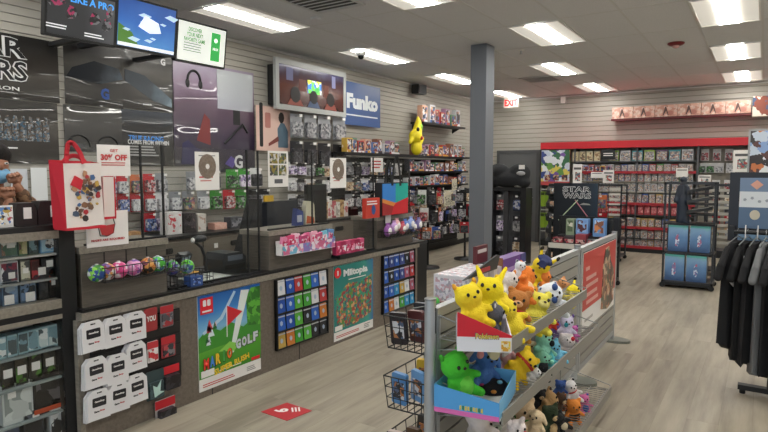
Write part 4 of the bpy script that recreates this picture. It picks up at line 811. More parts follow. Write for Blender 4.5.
for sx in (-1, 1): q.ball((sx*.032, -.107, 1.648), (.006, .004, .006), BLACK, 8)
part(q, 'pupils', e_)
# white sheets and a boxed figure pinned behind the employee
one(MB().box(0, .14, 0, .004, 0, .36, mat('dcdedf', .6)), 'paper_sheet', 'white notice sheet on the wall left of the red bag', 'paper', (-5.56, 2.62, 1.27), R90)
one(MB().box(0, .14, 0, .004, 0, .32, mat('c8cbd0', .6)), 'paper_sheet', 'grey-white notice sheet, far left behind the raised hand', 'paper', (-5.56, 2.45, 1.3), R90)
# ================================================================ cabinets under the left wall
t = thing('back_cabinet', 'low grey wood cabinet with black-handled drawers under the left wall', 'cabinet', (-5.02, 1.2, 0), R90); W = 5.75
part(MB().box(0, W, 0, .54, 0, .9, CTRWOOD), 'body', t); part(MB().box(-.01, W+.01, -.02, .54, .9, .93, BLACK), 'top_board', t)
for k in range(6):
    x = .03+k*(W-.06)/6; dw = (W-.06)/6-.02; d = part(MB().box(x, x+dw, -.018, 0, .55, .87, mat('6c655b', .5)), 'drawer', t)
    part(MB().rbox(x+dw/2-.09, x+dw/2+.09, -.03, -.018, .76, .82, BLACK, .02), 'handle', d); part(MB().box(x+.14, x+.19, -.022, -.018, .76, .81, PAPER), 'white_tag', d)
# items standing on that cabinet
SH = .931
def stand(label, x0, y0, x1, y1, col, pal, X=-5.2, name='product_box', group='boxes standing on the back cabinet', tag=None, scale=22, dz=0):
    a, b, z0, z1 = rectX(x0, y0, x1, y1, X); w, h = b-a, max(z1-SH, .06)
    t = thing(name, label, 'box', (X, (a+b)/2, SH+dz), R90, group); part(MB().box(-w/2, w/2, 0, .12, 0, h, mat(col, .5)), 'carton', t); part(MB().box(-w*.42, w*.42, -.003, 0, h*.12, h*.88, art(pal, scale)), 'front_picture', t)
for lab, x0, y0, x1, y1, col, pal in (
    ('long tan boxes lying left of the shield post on the cabinet', 128, 232, 141, 240, 'a8805a', ['a8805a', 'c8a070']),
    ('white box with a red controller picture behind the shield', 167, 212, 182, 232, 'dcd8d6', ['e4e0de', 'd8d4d2', 'c84a50']),
    ('dark box right of the white controller box', 184, 213, 196, 232, '3a3436', ['4a4446', '2a2628', '6a5a5c']),
    ('narrow pale box on the cabinet under the disc paper', 198, 214, 206, 231, 'cfc8c0', ['d8d0c8', 'b89a8a']),
    ('low pink box on the cabinet right of the narrow pale one', 215, 223, 227, 233, 'd8a898', ['d8a898', 'e0b8a8']),
    ('dark patterned box on the cabinet beside the shield post', 231, 217, 243, 232, '4a4a50', ['5a5a60', '2c2c30', '8a8a90'])):
    stand(lab, x0, y0, x1, y1, col, pal)
for i, x in enumerate(range(316, 345, 4)):
    stand('small %s toiletry-sized box, %s in the row at the far cabinet end' % (['red', 'white', 'tan', 'white'][i % 4], ORD[i]), x, 200+i % 3, x+4, 214, ['b0505a', 'd8d4cc', 'b89a6a', 'ddd8d0'][i % 4], [['c8606a', 'e0d8d0'], ['e8e4dc', 'b0a8a0'], ['d0b080', '8a6a4a'], ['e0dcd4', 'c87a7a']][i % 4], X=-5.15, group='small boxes at the far cabinet end')
# ================================================================ hanging packs
def make_pack():
    t = thing('hanging_pack', '', 'packet')
    q = MB(); q.box(-.075, .075, -.002, 0, 0, .22, tint(.4)); part(q, 'card', t)
    part(MB().rbox(-.062, .062, -.045, -.002, .012, .15, art(['e2e2e4', '2b2b30', '55555c', 'c8c8cc', '3f3f46'], 26), .015), 'contents', t)
    part(MB().cyl((0, 0, .2), (0, -.09, .204), .003, GREYMET, n=6).box(-.018, .018, -.094, -.09, .19, .215, PAPER), 'price_tag', t); return t
def variant(pal):
    def f():
        t = make_pack(); c = KIDS[t.name][1]; c.data = c.data.copy(); c.data.materials.clear(); c.data.materials.append(art(pal, 44)); return t
    return f
VP = {'blk': ['26262b', '34343a', '1e1e22', '505056'], 'wht': ['d0d0d2', 'bcbcc0', '77777e', 'd8d8d8', 'c4c4c6'], 'grn': ['3a7a34', '2c2e2e', '4c8a44', '222426', '9aa09a'], 'blu': ['c8c8d0', '4a5c94', '6a7eb0', '3a4258'], 'red': ['c8c0c0', 'a04048', '4a3a3e', 'b8686c'],
      'gry': ['7a7a80', '98989c', '5a5a60', 'b0b0b2'], 'mix': ['a86a60', '5a6c88', 'b0a488', '44444a', '7a5a7a', '64845f'], 'tan': ['b89a78', 'd8c0a0', '6a5040', 'e0d8c8'], 'lil': ['a890c0', 'd0c0e0', '55506a', 'e8e0ec']}
VN = {'blk': 'black', 'wht': 'white', 'grn': 'green and black', 'blu': 'blue and white', 'red': 'red and white', 'gry': 'grey', 'mix': 'multicoloured', 'tan': 'tan', 'lil': 'lilac'}
HC_ = {'r': ('b8202c', 'red'), 'w': ('dcdcdc', 'white'), 'g': ('3a9030', 'green'), 'k': ('1e1e22', 'black'), 'y': ('c8b040', 'yellow'), 't': ('a88a68', 'tan'), 's': ('8a8c90', 'silver'), 'o': ('c06a40', 'orange'), 'p': ('6a4a9a', 'purple'), 'b': ('34509a', 'blue')}
def pack(kind, hc, x0, y0, x1, y1, X, where, group):
    a, b, z0, z1 = rectX(x0, y0, x1, y1, X); w, h = b-a, z1-z0
    return spawn('pack_'+kind, variant(VP[kind]), (X, (a+b)/2, z0), R90, '%s pack on %s card, %s' % (VN[kind], HC_[hc][1], where), group, scale=(w/.15, 1, h/.22), color=HC_[hc][0])
ga = 'packs hanging behind the left counter shields'
for row, yy, h, items in (('top', 178, 17, [(104, 'blu', 'r'), (116, 'wht', 'r'), (130, 'mix', 'o'), (143, 'red', 'r'), (155, 'gry', 's'), (186, 'wht', 's'), (226, 'grn', 'g'), (238, 'lil', 'g'), (250, 'blk', 'w'), (208, 'blk', 'g')]),
                          ('middle', 196, 17, [(104, 'red', 'r'), (117, 'blu', 'r'), (130, 'wht', 'r'), (144, 'wht', 'r'), (156, 'wht', 'w'), (169, 'wht', 's'), (182, 'mix', 's'), (197, 'wht', 's'), (210, 'grn', 'g'), (223, 'red', 'r'), (235, 'grn', 'g'), (247, 'blk', 'k'), (258, 'gry', 'k')]),
                          ('bottom', 216, 17, [(144, 'blu', 'r'), (155, 'lil', 's')])):
    for i, (x, k, c) in enumerate(items):
        y = yy-(x-104)*(.055 if row == 'top' else .035); pack(k, c, x, y-2, x+11, y+h, -5.46, '%s from left, %s row behind left shields' % (ORD[i], row), ga)
gb = 'headset packs under the framed television'
for row, y0, y1 in (('upper', 114, 138), ('lower', 141, 164)):
    for i, x in enumerate((290, 304, 318, 333)):
        pack('blk' if row == 'lower' else 'gry', 's' if row == 'upper' else 'k', x, y0+i*1.2, x+12, y1+i*1.0, -5.42, '%s from left, %s row under television' % (ORD[i], row), gb)
gc_ = 'small packs between the two disc papers'
for row, y0, ks in (('first', 162, 'lil lil gry grn tan gry'), ('second', 178, 'wht gry tan grn wht gry'), ('third', 194, 'blk gry gry wht wht wht')):
    for i, (x, k) in enumerate(zip((288, 297, 306, 315, 322, 350), ks.split())): pack(k, 'wk'[i % 2], x, y0+i*.6, x+7.5, y0+13+i*.5, -5.44, '%s of %s row between disc papers' % (ORD[i], row), gc_)
ge = 'packs behind the far shield'
for row, y0 in (('first', 162), ('second', 178), ('third', 194)):
    for i, x in enumerate((345, 353, 361, 369, 377, 385, 393)): pack(['blu', 'wht', 'gry', 'blk', 'lil', 'tan', 'mix'][(i+int(y0/16)*3) % 7], 'wksk'[(i+int(y0)) % 4], x, y0+i*.25, x+7, y0+13+i*.1, -5.36, '%s of %s row behind far shield' % (ORD[i], row), ge)
# grey hanger strips and long peg rows: dark slat board bay beyond the counter
t = thing('merchandise_bay', 'long black slat board bay of collectibles beyond the counter', 'fixture', (-5.5, 6.86, .1), R90); W = 4.35
q = MB(); q.box(0, W, 0, .05, 0, 1.72, mat('1a1a1b', .7))
for k in range(1, 21): q.box(0, W, -.006, 0, k*.08, k*.08+.066, mat('252526', .55))
part(q, 'slat_board', t); part(MB().box(0, W, -.02, .05, 0, .06, BLACK), 'base', t)
def shelf(label, y0, y1, z, d=.3, m=BLACK, th=.035, X=-5.505):
    t = thing('wall_shelf', label, 'shelf', (X, y0, z-th), R90, 'black wall shelves'); part(MB().box(0, y1-y0, -d, 0, 0, th, m), 'board', t)
    q = MB(); q.prism([(0, 0), (-d*.6, 0), (0, -.09)], .05, .06, m, ax='x'); part(q, 'bracket', t); q = MB(); q.prism([(0, 0), (-d*.6, 0), (0, -.09)], y1-y0-.06, y1-y0-.05, m, ax='x'); part(q, 'bracket', t)
shelf('long black shelf of boxed figures below the blue banner', 6.85, 11.2, 1.885, .3)
shelf('short black shelf with boxes high on the left wall', 9.25, 11.0, 2.5, .28)
shelf('black shelf of toy boxes just under the long figure shelf', 8.7, 11.2, 1.6, .26); shelf('black shelf of toy boxes, second under the long figure shelf', 8.7, 11.2, 1.34, .26)
def make_fig():
    t = thing('figure_box', '', 'box'); part(MB().box(-.06, .06, 0, .1, 0, .16, tint(.4)), 'carton', t); part(MB().box(-.048, .048, -.003, 0, .03, .145, art(['2e2a30', 'c8a080', 'd8d8dc', '8a3a3a', '4a6a9a', '3a3a3e'], 34)), 'window_picture', t)
    part(MB().box(-.06, .06, -.004, 0, 0, .025, art(['e8e8e8', 'c03a3a', '30303a', '3a62a8', 'd8a03a'], 12)), 'name_band', t); return t
FC = [('c8c8cc', 'white'), ('8a5a48', 'brown'), ('5a78b0', 'blue'), ('b84038', 'red'), ('7a7a80', 'grey'), ('d8b050', 'yellow'), ('a884a0', 'mauve'), ('3a3a42', 'black'), ('d8a890', 'peach'), ('5a8a6a', 'green')]
def figrow(y0, y1, z, X, n, label, group, hmin=.14, hmax=.24, seed=0, wide=1, dz=0, skip=()):
    r = random.Random(seed); x = y0; i = 0; pitch = (y1-y0)/n
    for k in range(n):
        if any(a < y0+(k+.5)*pitch < b for a, b in skip): continue
        w = pitch*r.uniform(.78, .96); h = r.uniform(hmin, hmax); c, cn = r.choice(FC)
        spawn('fig', make_fig, (X+r.uniform(0, .05), y0+(k+.5)*pitch, z+.001), R90, '%s toy box, %s from the left on the %s' % (cn, ORD[i], label), group, scale=(w/.12, 1, h/.16), color=c); i += 1
figrow(6.95, 11.1, 1.885, -5.3, 24, 'long figure shelf', 'boxed figures on the long black shelf', .16, .26, 3, skip=((8.55, 9.0),))
figrow(9.3, 10.9, 2.5, -5.3, 7, 'short high shelf', 'boxes on the short high shelf', .2, .34, 5)
figrow(8.75, 11.1, 1.6, -5.28, 12, 'shelf under the figure shelf', 'toy boxes under the figure shelf', .14, .22, 6); figrow(8.75, 11.1, 1.34, -5.28, 12, 'second shelf under the figure shelf', 'toy boxes on the second shelf', .13, .2, 7)
gd = 'packs on the black bay beyond the counter'
r = random.Random(4); kk = list(VP)
for row, z, y0 in (('top', 1.05, 8.0), ('second', .82, 7.4), ('third', .58, 7.2), ('lowest', .32, 7.2)):
    i = 0; y = y0
    while y < 11.1:
        k = r.choice(['mix', 'blk', 'wht', 'blk', 'red', 'gry', 'tan', 'lil', 'blu']); hc = r.choice('wkkrstb')
        spawn('pack_'+k, variant(VP[k]), (-5.46+r.uniform(0, .14), y+.08, z+r.uniform(-.02, .02)), R90, '%s pack on %s card, %s from left, %s row of black bay' % (VN[k], HC_[hc][1], ORD[i], row), gd, scale=(r.uniform(.85, 1.15), 1, r.uniform(.8, 1.1)), color=HC_[hc][0]); i += 1; y += .185
for row, z in (('upper', 1.66), ('middle', 1.42), ('lower', 1.2)):
    for i in range(6):
        k = ['blk', 'gry', 'blu', 'tan', 'blk', 'grn'][i]; y = 7.35+i*.2
        spawn('pack_'+k, variant(VP[k]), (-5.46, y, z-.1), R90, '%s pack on black card, %s of %s row right of the tote' % (VN[k], ORD[i], row), 'packs right of the coloured tote', color='1e1e22', scale=(1, 1, .85))
# yellow plush figure on the long shelf, hanging tags, column-side items
for i, (x0, y0, x1, y1) in enumerate(((452, 179, 457, 190), (444, 190, 455, 206), (401, 203, 407, 214))):
    a, b, z0, z1 = rectX(x0, y0, x1, y1, -5.2); one(MB().box(0, b-a, 0, .004, 0, z1-z0, mat('c9c4ae', .6)).box(.1*(b-a), .9*(b-a), -.001, 0, .1*(z1-z0), .7*(z1-z0), art(['c9c4ae', '4a4a44', 'd0cbb8'], 60)), 'shelf_sign', 'cream paper sign hanging from the shelf edge, %s' % ['uppermost of two beside the column', 'larger one beside the column', 'beside the coloured tote'][i], 'sign', (-5.2, a, z0), R90, 'cream signs on the black shelves')
a, b, z0, z1 = rectX(371, 158, 383, 172, -5.18); t = thing('paper_sign', 'white sale sign with red lettering under the long figure shelf', 'sign', (-5.18, a, z0), R90); part(MB().box(0, b-a, 0, .004, 0, z1-z0, PAPER), 'sheet', t); q = MB(); lines(q, .03, b-a-.03, .05, z1-z0-.03, 3, REDINK, -.002); part(q, 'printed_lines', t)
# ================================================================ back wall run of shelving
YS = 12.2
t = thing('wall_shelving', 'long red-topped run of game shelves along the back wall', 'shelving', (-4.02, YS, 0), 0); W = 3.8; RS = mat('a02530', .45); CREAM = mat('b5b0a4', .6)
part(MB().box(0, W, -.03, .5, 2.06, 2.2, mat('c41f2c', .4)), 'red_header', t); part(MB().box(0, W, .3, .5, .12, 2.06, mat('8e897f', .6)), 'back_panel', t)
part(MB().box(0, W, -.02, .5, 0, .12, BLACK), 'kick_base', t)
for x in (.0, .7, 1.9, 2.95, W-.03): part(MB().box(x, x+.03, .0, .3, .12, 2.06, mat('55565a', .5)), 'upright', t)
SZ = [1.80, 1.60, 1.40, 1.20, .98, .745, .51, .28, .13]; LIP = ['55565a', 'a02530', '8e897f', '9a958b', 'a02530', '2a2a2c', 'a02530', '3a3a3c', 'a02530']
for z, c in zip(SZ, LIP): part(MB().box(.7 if z > 1.1 else .73, 2.95, -.03 if c == 'a02530' else 0, .3, z-.05 if c == 'a02530' else z-.025, z, mat(c, .5)), 'shelf', t)
def make_case():
    t = one(MB().box(-.065, .065, 0, .014, 0, .18, tint(.35), front=None).box(-.058, .058, -.001, 0, .006, .155, art(['c8c4c4', '5a6478', 'a8786a', 'c8b090', '6a6668', '8a8e94', 'bcb8b8', 'a09c98'], 55)), 'game_case', '', 'game case'); return t
def make_redcase():
    return one(MB().box(-.065, .065, 0, .014, 0, .18, tint(.35)).box(-.055, .055, -.001, 0, .03, .14, art(['c06068', 'b04a52', 'c87a7c', 'd8a09c', 'b85058'], 50)), 'game_case', '', 'game case')
PAL5 = [('c8c8cc', 'white'), ('3a5fb0', 'blue'), ('3f9a3f', 'green'), ('b02a34', 'red'), ('2a2a30', 'black'), ('c8a860', 'yellow'), ('c8ccd0', 'pale grey'), ('a8a4a0', 'grey')]
rows_ = [(1.80, 12, .22, 'top', [('3a7fb0', 'blue'), ('8ab040', 'lime'), ('7a5aa8', 'purple'), ('c8c8cc', 'white'), ('5a3a60', 'plum'), ('4aa0b0', 'teal')], 1.35, 1.35), (1.60, 17, .14, 'second', PAL5, .72, 2.9), (1.40, 18, .17, 'third', PAL5, .72, 2.9), (1.20, 18, .17, 'fourth', [('c8c8cc', 'white'), ('c8ccd0', 'pale grey'), ('b8b4ac', 'grey')], .72, 2.9),
         (.98, 17, .18, 'fifth', PAL5, .75, 2.9), (.745, 18, .19, 'red sixth', None, .75, 2.9), (.51, 17, .17, 'seventh', PAL5, .75, 2.9), (.28, 17, .17, 'eighth', PAL5, .75, 2.9), (.13, 17, .13, 'lowest', [('c8c8cc', 'white'), ('b02a34', 'red'), ('c8a860', 'yellow'), ('b8b4ac', 'grey')], .75, 2.9)]
r = random.Random(8)
for z, n_, h, nm, pal, xa, xb in rows_:
    xa = {'top': 1.36}.get(nm, xa); xb = 2.9
    if nm == 'top': n_ = 7
    for k in range(n_):
        x = xa+(xb-xa)*(k+.5)/n_; w = (xb-xa)/n_*.86
        if pal is None: spawn('redcase', make_redcase, (-4.02+x, YS+.03, z+.001), 0, 'red game case, %s from left on the all-red shelf of the back wall' % ORD[k], 'game cases on the back wall', scale=(w/.13, 1, h/.18), color='a8323c', rot=(-.1, 0, 0))
        else:
            c, cn = r.choice(pal); spawn('case', make_case, (-4.02+x, YS+.03, z+.001), 0, '%s %s, %s from left on the %s back-wall shelf' % (cn, 'game case', ORD[k], nm), 'game cases on the back wall', scale=(w/.13, 1, h/.18*r.uniform(.9, 1.0)), color=c, rot=(-.1, 0, 0))
# picture panel, signs and packs on that run
t = thing('artwork_board', 'large colourful game artwork panel at the left end of the shelving', 'poster', (-4.0, YS-.005, 1.3)); part(MB().box(0, .6, -.01, 0, 0, .74, mat('c83a44'), front=art(['4a6ab0', 'e0e4ec', '6a9a4a', '7a5aa8', 'd8c860', '3a6a4a', 'c8d0e0', '3a4a8a'], 9, perobj=False)), 'sheet', t)
part(MB().box(0, .6, -.014, -.01, 0, .08, mat('b8484a')), 'red_band', t); q = MB()
for k in range(3): q.box(.08+k*.18, .2+k*.18, -.016, -.01, .1, .22, art(['3a3a44', 'c8a888', '8a3a40'], 30))
part(q, 'small_picture', t)
q = None
for i in range(4): 
    one(MB().box(-.06, .06, 0, .08, 0, .2, mat('c0b49a')).box(-.05, .05, -.002, 0, .02, .18, art(['d0c0a0', '8a6a50', 'c8b890', '6a5a4a'], 24)), 'toy_box', 'tan toy box, %s of four beside the artwork panel' % ORD[i], 'box', (-3.3+i*.145, YS+.02, 1.8), 0, 'tan toy boxes on the back-wall shelf')
for k in range(7): spawn('fig', make_fig, (-3.3+.11*k, YS+.03, 1.53), 0, 'small mixed toy box, %s in the row behind the white price signs' % ORD[k], 'toy boxes behind the price signs', scale=(.8, .8, 1.1), color=FC[k % 10][0])
t = thing('back_wall_sign', 'black sign with white lettering under the red header', 'sign', (-3.05+.28, YS-.02, 1.83)); part(MB().box(0, .26, -.01, 0, 0, .2, BLACK), 'sheet', t); q = MB(); lines(q, .04, .22, .06, .14, 2, PAPER, -.012, False); part(q, 'printed_lines', t)
for lab, x0, y0, x1, y1, dark in (('tall white price sign beside the artwork panel', 573, 164, 582, 184, 1), ('wide white price sign, middle of three left signs', 591, 172, 603, 178, 0), ('white price sign with a green picture right of the wide one', 603, 170, 614, 183, 1), ('white price sign over the blue boxed rack', 676, 168, 688, 177, 0), ('cream price sign with faint drawings over the rack', 698, 175, 711, 184, 1), ('white sheet with a grey drawing left of the tall poster', 733, 150, 751, 172, 1)):
    a, b, z0, z1 = rectY(x0, y0, x1, y1, YS-.06); w, h = b-a, z1-z0; t = thing('price_sign', lab, 'sign', (a, YS-.06, z0), 0, 'price signs on the back wall'); part(MB().box(0, w, -.003, 0, 0, h, PAPER), 'sheet', t)
    q = MB()
    if dark: q.box(w*.25, w*.8, -.006, -.003, h*.15, h*.6, art(['5a6a78', 'd8dcd8', '8a9a88', 'b04a48'] if '735' not in lab else ['8a9ab0'], 30)); 
    part(q, 'printed_picture', t) if dark else None
    q = MB(); lines(q, w*.1, w*.9, h*.65, h*.9, 1, mat('5a5a5c'), -.006, False); part(q, 'printed_lines', t)
def packY(kind, hc, x0, y0, x1, y1, Y, label, group):
    a, b, z0, z1 = rectY(x0, y0, x1, y1, Y); w, h = b-a, z1-z0
    return spawn('pack_'+kind, variant(VP[kind]), ((a+b)/2, Y, z0), 0, label, group, scale=(w/.15, 1, h/.22), color=HC_[hc][0])
for i, (x, k) in enumerate(((701, 'red'), (713, 'red'), (725, 'red'))): packY(k, 'w', x, 149, x+8, 161, YS+.25, 'red and white pack, %s in the top row left of the tall poster' % ORD[i], 'packs hanging at the right of the back wall')
for i, (x, k) in enumerate(((697, 'grn'), (706, 'grn'), (715, 'wht'), (726, 'wht'))): packY(k, 'w', x, 163, x+9, 173, YS+.25, '%s pack, %s in the second row left of the tall poster' % (VN[k], ORD[i]), 'packs hanging at the right of the back wall')
for rr in range(5):
    for i, x in enumerate((712, 724)): packY(['gry', 'red', 'tan', 'blk', 'mix'][(rr+i) % 5], 'wksrt'[rr], x, 180+rr*12, x+8, 190+rr*12, YS+.25, '%s pack, %s in the %s low row beside the black sign frame' % (VN[['gry', 'red', 'tan', 'blk', 'mix'][(rr+i) % 5]], ORD[i], ORD[rr]), 'packs low on the right of the back wall')
t = thing('artwork_board', 'tall poster with white and orange figures at the right edge', 'poster', (-.27, 12.1, 1.5)); part(MB().box(0, .62, 0, .01, 0, .83, GREYMET), 'frame', t); part(MB().box(.03, .6, -.004, 0, .03, .8, art(['c8d4e4', '8aa8d8', 'e8ecf0', '5a3a38', 'c87848', '3a3436'], 7, perobj=False)), 'sheet', t)
# high shelf of matching art boxes
t = thing('wall_shelf', 'long dark red shelf high on the back wall', 'shelf', (-2.67, 12.73, 2.62), 0, None); part(MB().box(0, 2.42, -.25, 0, 0, .035, mat('5a2024', .5)), 'board', t); part(MB().box(0, 2.42, -.26, -.25, -.01, .036, mat('5a1c20', .5)), 'front_lip', t)
def artbox():
    t = thing('art_box', '', 'box'); part(MB().box(-.2, .2, 0, .12, 0, .24, mat('c89a88', .5), front=art(['d4a896', 'cfb4a6', 'c09080', 'dcc4b6', 'b88a7a'], 22, perobj=False, key='ab')), 'carton', t)
    part(MB().prism([(-.06, .03), (-.02, .2), (.0, .2), (.05, .03), (.03, .03), (0, .12), (-.04, .03)], -.003, 0, mat('5a4440')), 'dark_letter', t); part(MB().prism([(.08+.05*math.cos(k*.8), .07+.05*math.sin(k*.8)) for k in range(8)], -.003, 0, mat('b0786a')), 'red_shape', t); return t
for k in range(6): spawn('artbox', artbox, (-2.46+k*.4, 12.5, 2.656), 0, 'peach art box, %s from left in the matching row on the high shelf' % ORD[k], 'matching art boxes on the high red shelf', scale=(.98, 1, .95))
t = thing('picture_box', 'cream picture box on the wall at the right edge', 'box', (-.24, 12.45, 2.58)); part(MB().box(0, .5, 0, .2, 0, .36, mat('d8d2c4'), front=art(['dcd6c8', 'e0d8c8', '8a4a3a', '4a5a7a'], 8)), 'carton', t)
# ================================================================ fixtures near the grey door
t = thing('backpack_stand', 'tall black stand of hanging packs in front of the grey door', 'stand', (-3.98, 9.3, 0)); W = .68
part(MB().box(0, W, .28, .3, .06, 1.3, mat('6a6c70', .5)), 'back_panel', t); part(MB().box(0, W, 0, .3, 0, .12, BLACK), 'base', t); part(MB().box(0, W, 0, .3, 1.26, 1.32, BLACK), 'top', t)
for x in (0, W-.1): part(MB().box(x, x+.1, 0, .3, .12, 1.26, BLACK), 'side_panel', t)
part(MB().box(.28, .36, .02, .06, .12, 1.26, mat('3a3b3e', .5)), 'divider', t)
for rr in range(3):
    for c in range(2):
        k = [['red', 'blu'], ['lil', 'gry'], ['blk', 'tan']][rr][c]; spawn('pack_'+k, variant(VP[k]), (-3.79+c*.3, 9.46, .92-rr*.36), 0, '%s pack in the %s row, %s column of the tall black stand' % (VN[k], ORD[rr], ['left', 'right'][c]), 'packs on the tall black stand', color=['8a8c90', '3a3a40'][c], scale=(1.2, 1, 1.25))
FAB = mat('222326', .9, noise=30)
def soft(name, label, cat, loc, blobs, m=FAB, rz=0, vox=.02, kids=()):
    q = MB()
    for c, r_ in blobs: q.ball(c, r_, m, 14)
    t = one(remesh(q, name, vox, m, 5), name, label, cat, loc, rz); 
    for nm, mb in kids: part(mb, nm, t)
    return t
soft('black_backpack', 'big slumped black backpack on top of the tall stand', 'bag', (-3.63, 9.4, 1.46), [((0, 0, 0), (.36, .16, .15)), ((-.2, 0, .12), (.2, .14, .15)), ((.16, .02, .1), (.2, .14, .17)), ((.25, 0, -.05), (.12, .14, .1)), ((-.3, 0, -.02), (.15, .14, .13))], kids=[('grey_patch', MB().ball((.23, -.1, .1), (.08, .03, .04), mat('9a9a9c', .7)))])
one(MB().box(-.05, .05, -.002, 0, 0, .07, PAPER), 'price_card', 'tiny white price card above the slumped black backpack', 'card', (-3.36, 9.24, 1.63))
soft('grey_hat', 'dark grey knit hat behind the column on the tall stand', 'hat', (-4.0, 9.45, 1.56), [((0, 0, 0), (.12, .12, .08)), ((0, 0, .06), (.09, .09, .07))], mat('4a4b4e', .9, noise=60))
one(remesh(MB().ball((0, 0, 0), (.11, .08, .03), mat('8e8c88', .8), 12).ball((.03, 0, .03), (.05, .05, .04), mat('8e8c88', .8), 12), 'baseball_cap', .01, mat('8e8c88', .8)), 'baseball_cap', 'pale grey cap lying on the top edge of the tall stand', 'cap', (-3.45, 9.38, 1.345))
t = thing('wire_rack', 'grey wire side rack of lime green packets before the door', 'rack', (-3.28, 10.0, 0)); 
for z in (1.28, .92, .55, .2): part(MB().tube([(0, 0, z), (.3, 0, z)], .006, PAPER, 5), 'crossbar', t); part(MB().tube([(0, 0, 0), (0, 0, 1.32)], .01, GREYMET, 6), 'post', t); part(MB().tube([(.3, 0, 0), (.3, 0, 1.32)], .01, GREYMET, 6), 'post', t)
def limepk(): t = thing('lime_packet', '', 'packet'); part(MB().prism([(-.035, .02), (-.02, 0), (.02, 0), (.035, .02), (.035, .26), (-.035, .26)], -.02, .0, tint(.4)), 'pouch', t); part(MB().box(-.03, .03, -.023, -.02, .2, .25, mat('3a4a20')), 'label_patch', t); return t
for rr in range(2):
    for c in range(4): spawn('lime', limepk, (-3.23+c*.07, 9.97, .98-rr*.37), 0, 'lime green packet, %s in the %s row of the wire side rack' % (ORD[c], ['upper', 'lower'][rr]), 'lime green packets', color=['8aa832', '7a9a2a', '94b040'][c % 3])
t = thing('bin_rack', 'narrow black rack of six tilted bins left of the STAR WARS stand', 'rack', (-2.86, 9.0, 0)); part(MB().box(0, .24, .1, .3, 0, 1.4, BLACK), 'back_panel', t)
for k in range(6):
    z = 1.2-k*.2; b_ = part(MB().prism([(0, 0), (-.12, .03), (-.12, .1), (0, .16)], 0.0, .22, BLACK, M=Matrix.Translation((0, .1, z)), ax='x'), 'bin', t); part(MB().box(.06, .18, -.026, -.02, z+.05, z+.13, art(['d8d8d4', '8a7a6a', 'c8a080', '6a6a70'], 30)), 'bin_card', b_)
# STAR WARS stand
t = thing('display_stand', 'black display stand lettered STAR WARS with two crossed glowing blades', 'display', (-2.66, 8.72, .0)); w, h0, h1 = .64, .0, 1.42
part(MB().box(0, w, 0, .05, .12, 1.42, mat('14171c', .4), front=grad([(0, '0e1116'), (.6, '1a2430'), (1, '2c4054')], 'X', .8, .1, 3)), 'panel', t)
part(MB().box(0, w, -.02, .3, 0, .12, BLACK), 'base', t); text('STAR', t, .34, 1.33, .42, .085, OUT, y=-.006, bold=.05); text('STAR', t, .34, 1.33, .4, .07, INK, y=-.0075, bold=.0); text('WARS', t, .34, 1.235, .42, .085, OUT, y=-.006, bold=.05); text('WARS', t, .34, 1.235, .4, .07, INK, y=-.0075, bold=.0)
part(MB().cyl((.08, -.008, .86), (.36, -.008, 1.17), .008, mat('b8c8a8', .4), n=6), 'green_blade_picture', t); part(MB().cyl((.56, -.008, .86), (.32, -.008, 1.17), .008, mat('c87a88', .4), n=6), 'red_blade_picture', t)
part(MB().prism([(.38, 1.1), (.44, 1.13), (.52, 1.12), (.55, 1.1)], -.006, -.003, mat('9a9a94')), 'ship_picture', t)
# wheeled black table of red boxes in front of it
t = thing('rolling_table', 'black wheeled stand of red and black boxes before the STAR WARS display', 'stand', (-2.5, 8.0, 0)); W, D = .85, .5
for x in (0, W-.03):
    for y in (0, D-.03): part(MB().box(x, x+.03, y, y+.03, .07, .95, BLACK), 'post', t); part(MB().cyl((x+.015, y, .035), (x+.015, y+.03, .035), .035, BLACK, n=12), 'caster', t)
part(MB().box(0, W, 0, D, .56, .6, BLACK), 'shelf', t); part(MB().box(0, W, -.01, 0, .53, .6, mat('c8c4bc')), 'price_strip', t); part(MB().box(0, W, 0, D, .08, .12, BLACK), 'lower_shelf', t); part(MB().box(0, W, D-.02, D, .6, .95, BLACK), 'back_panel', t)
for k in range(5): one(MB().box(0, .14, 0, .3, 0, .07+.03*(k % 3), mat(['7a2a34', '3a3034', '8a3440', '5a5a5e', '94404a'][k])).box(.01, .13, -.002, 0, .01, .06, art(['b84a58', '3a3438', 'c8a8a0'], 30)), 'flat_box', '%s flat box, %s from the left on the wheeled stand' % (['dark red', 'black', 'red', 'grey', 'light red'][k], ORD[k]), 'box', (-2.45+k*.155, 8.03, .601), 0, 'flat boxes on the wheeled stand')
for k, (x0, x1, c) in enumerate(((566, 574, '8a9a80'), (576, 588, '7aa4d8'), (593, 605, '6a98d0'))):
    a, b, z0, z1 = rectY(x0, 219, x1, 236, 8.2); one(MB().box(0, b-a, 0, .12, 0, z1-.70, mat(c, .4)).box(.02, b-a-.02, -.002, 0, .05, z1-.72, art([['9aa890', '5a6a50', 'd8d8c8'], ['8ab0e0', '7aa0d8', '5a3034', '9ac0e8'], ['6a98d0', '8a5a48', 'd88a50', 'a8c8e8']][k], 14)), 'picture_box', ['pale green picture box on the wheeled stand', 'light blue picture box on the wheeled stand, left of the other blue one', 'blue and orange picture box at the right of the wheeled stand'][k], 'box', (a, 8.2, .70), 0)
one(MB().box(-2.42, -1.7, 8.15, 8.35, .6, .70, BLACK), 'riser_block', 'black block under the three picture boxes on the wheeled stand', 'stand')
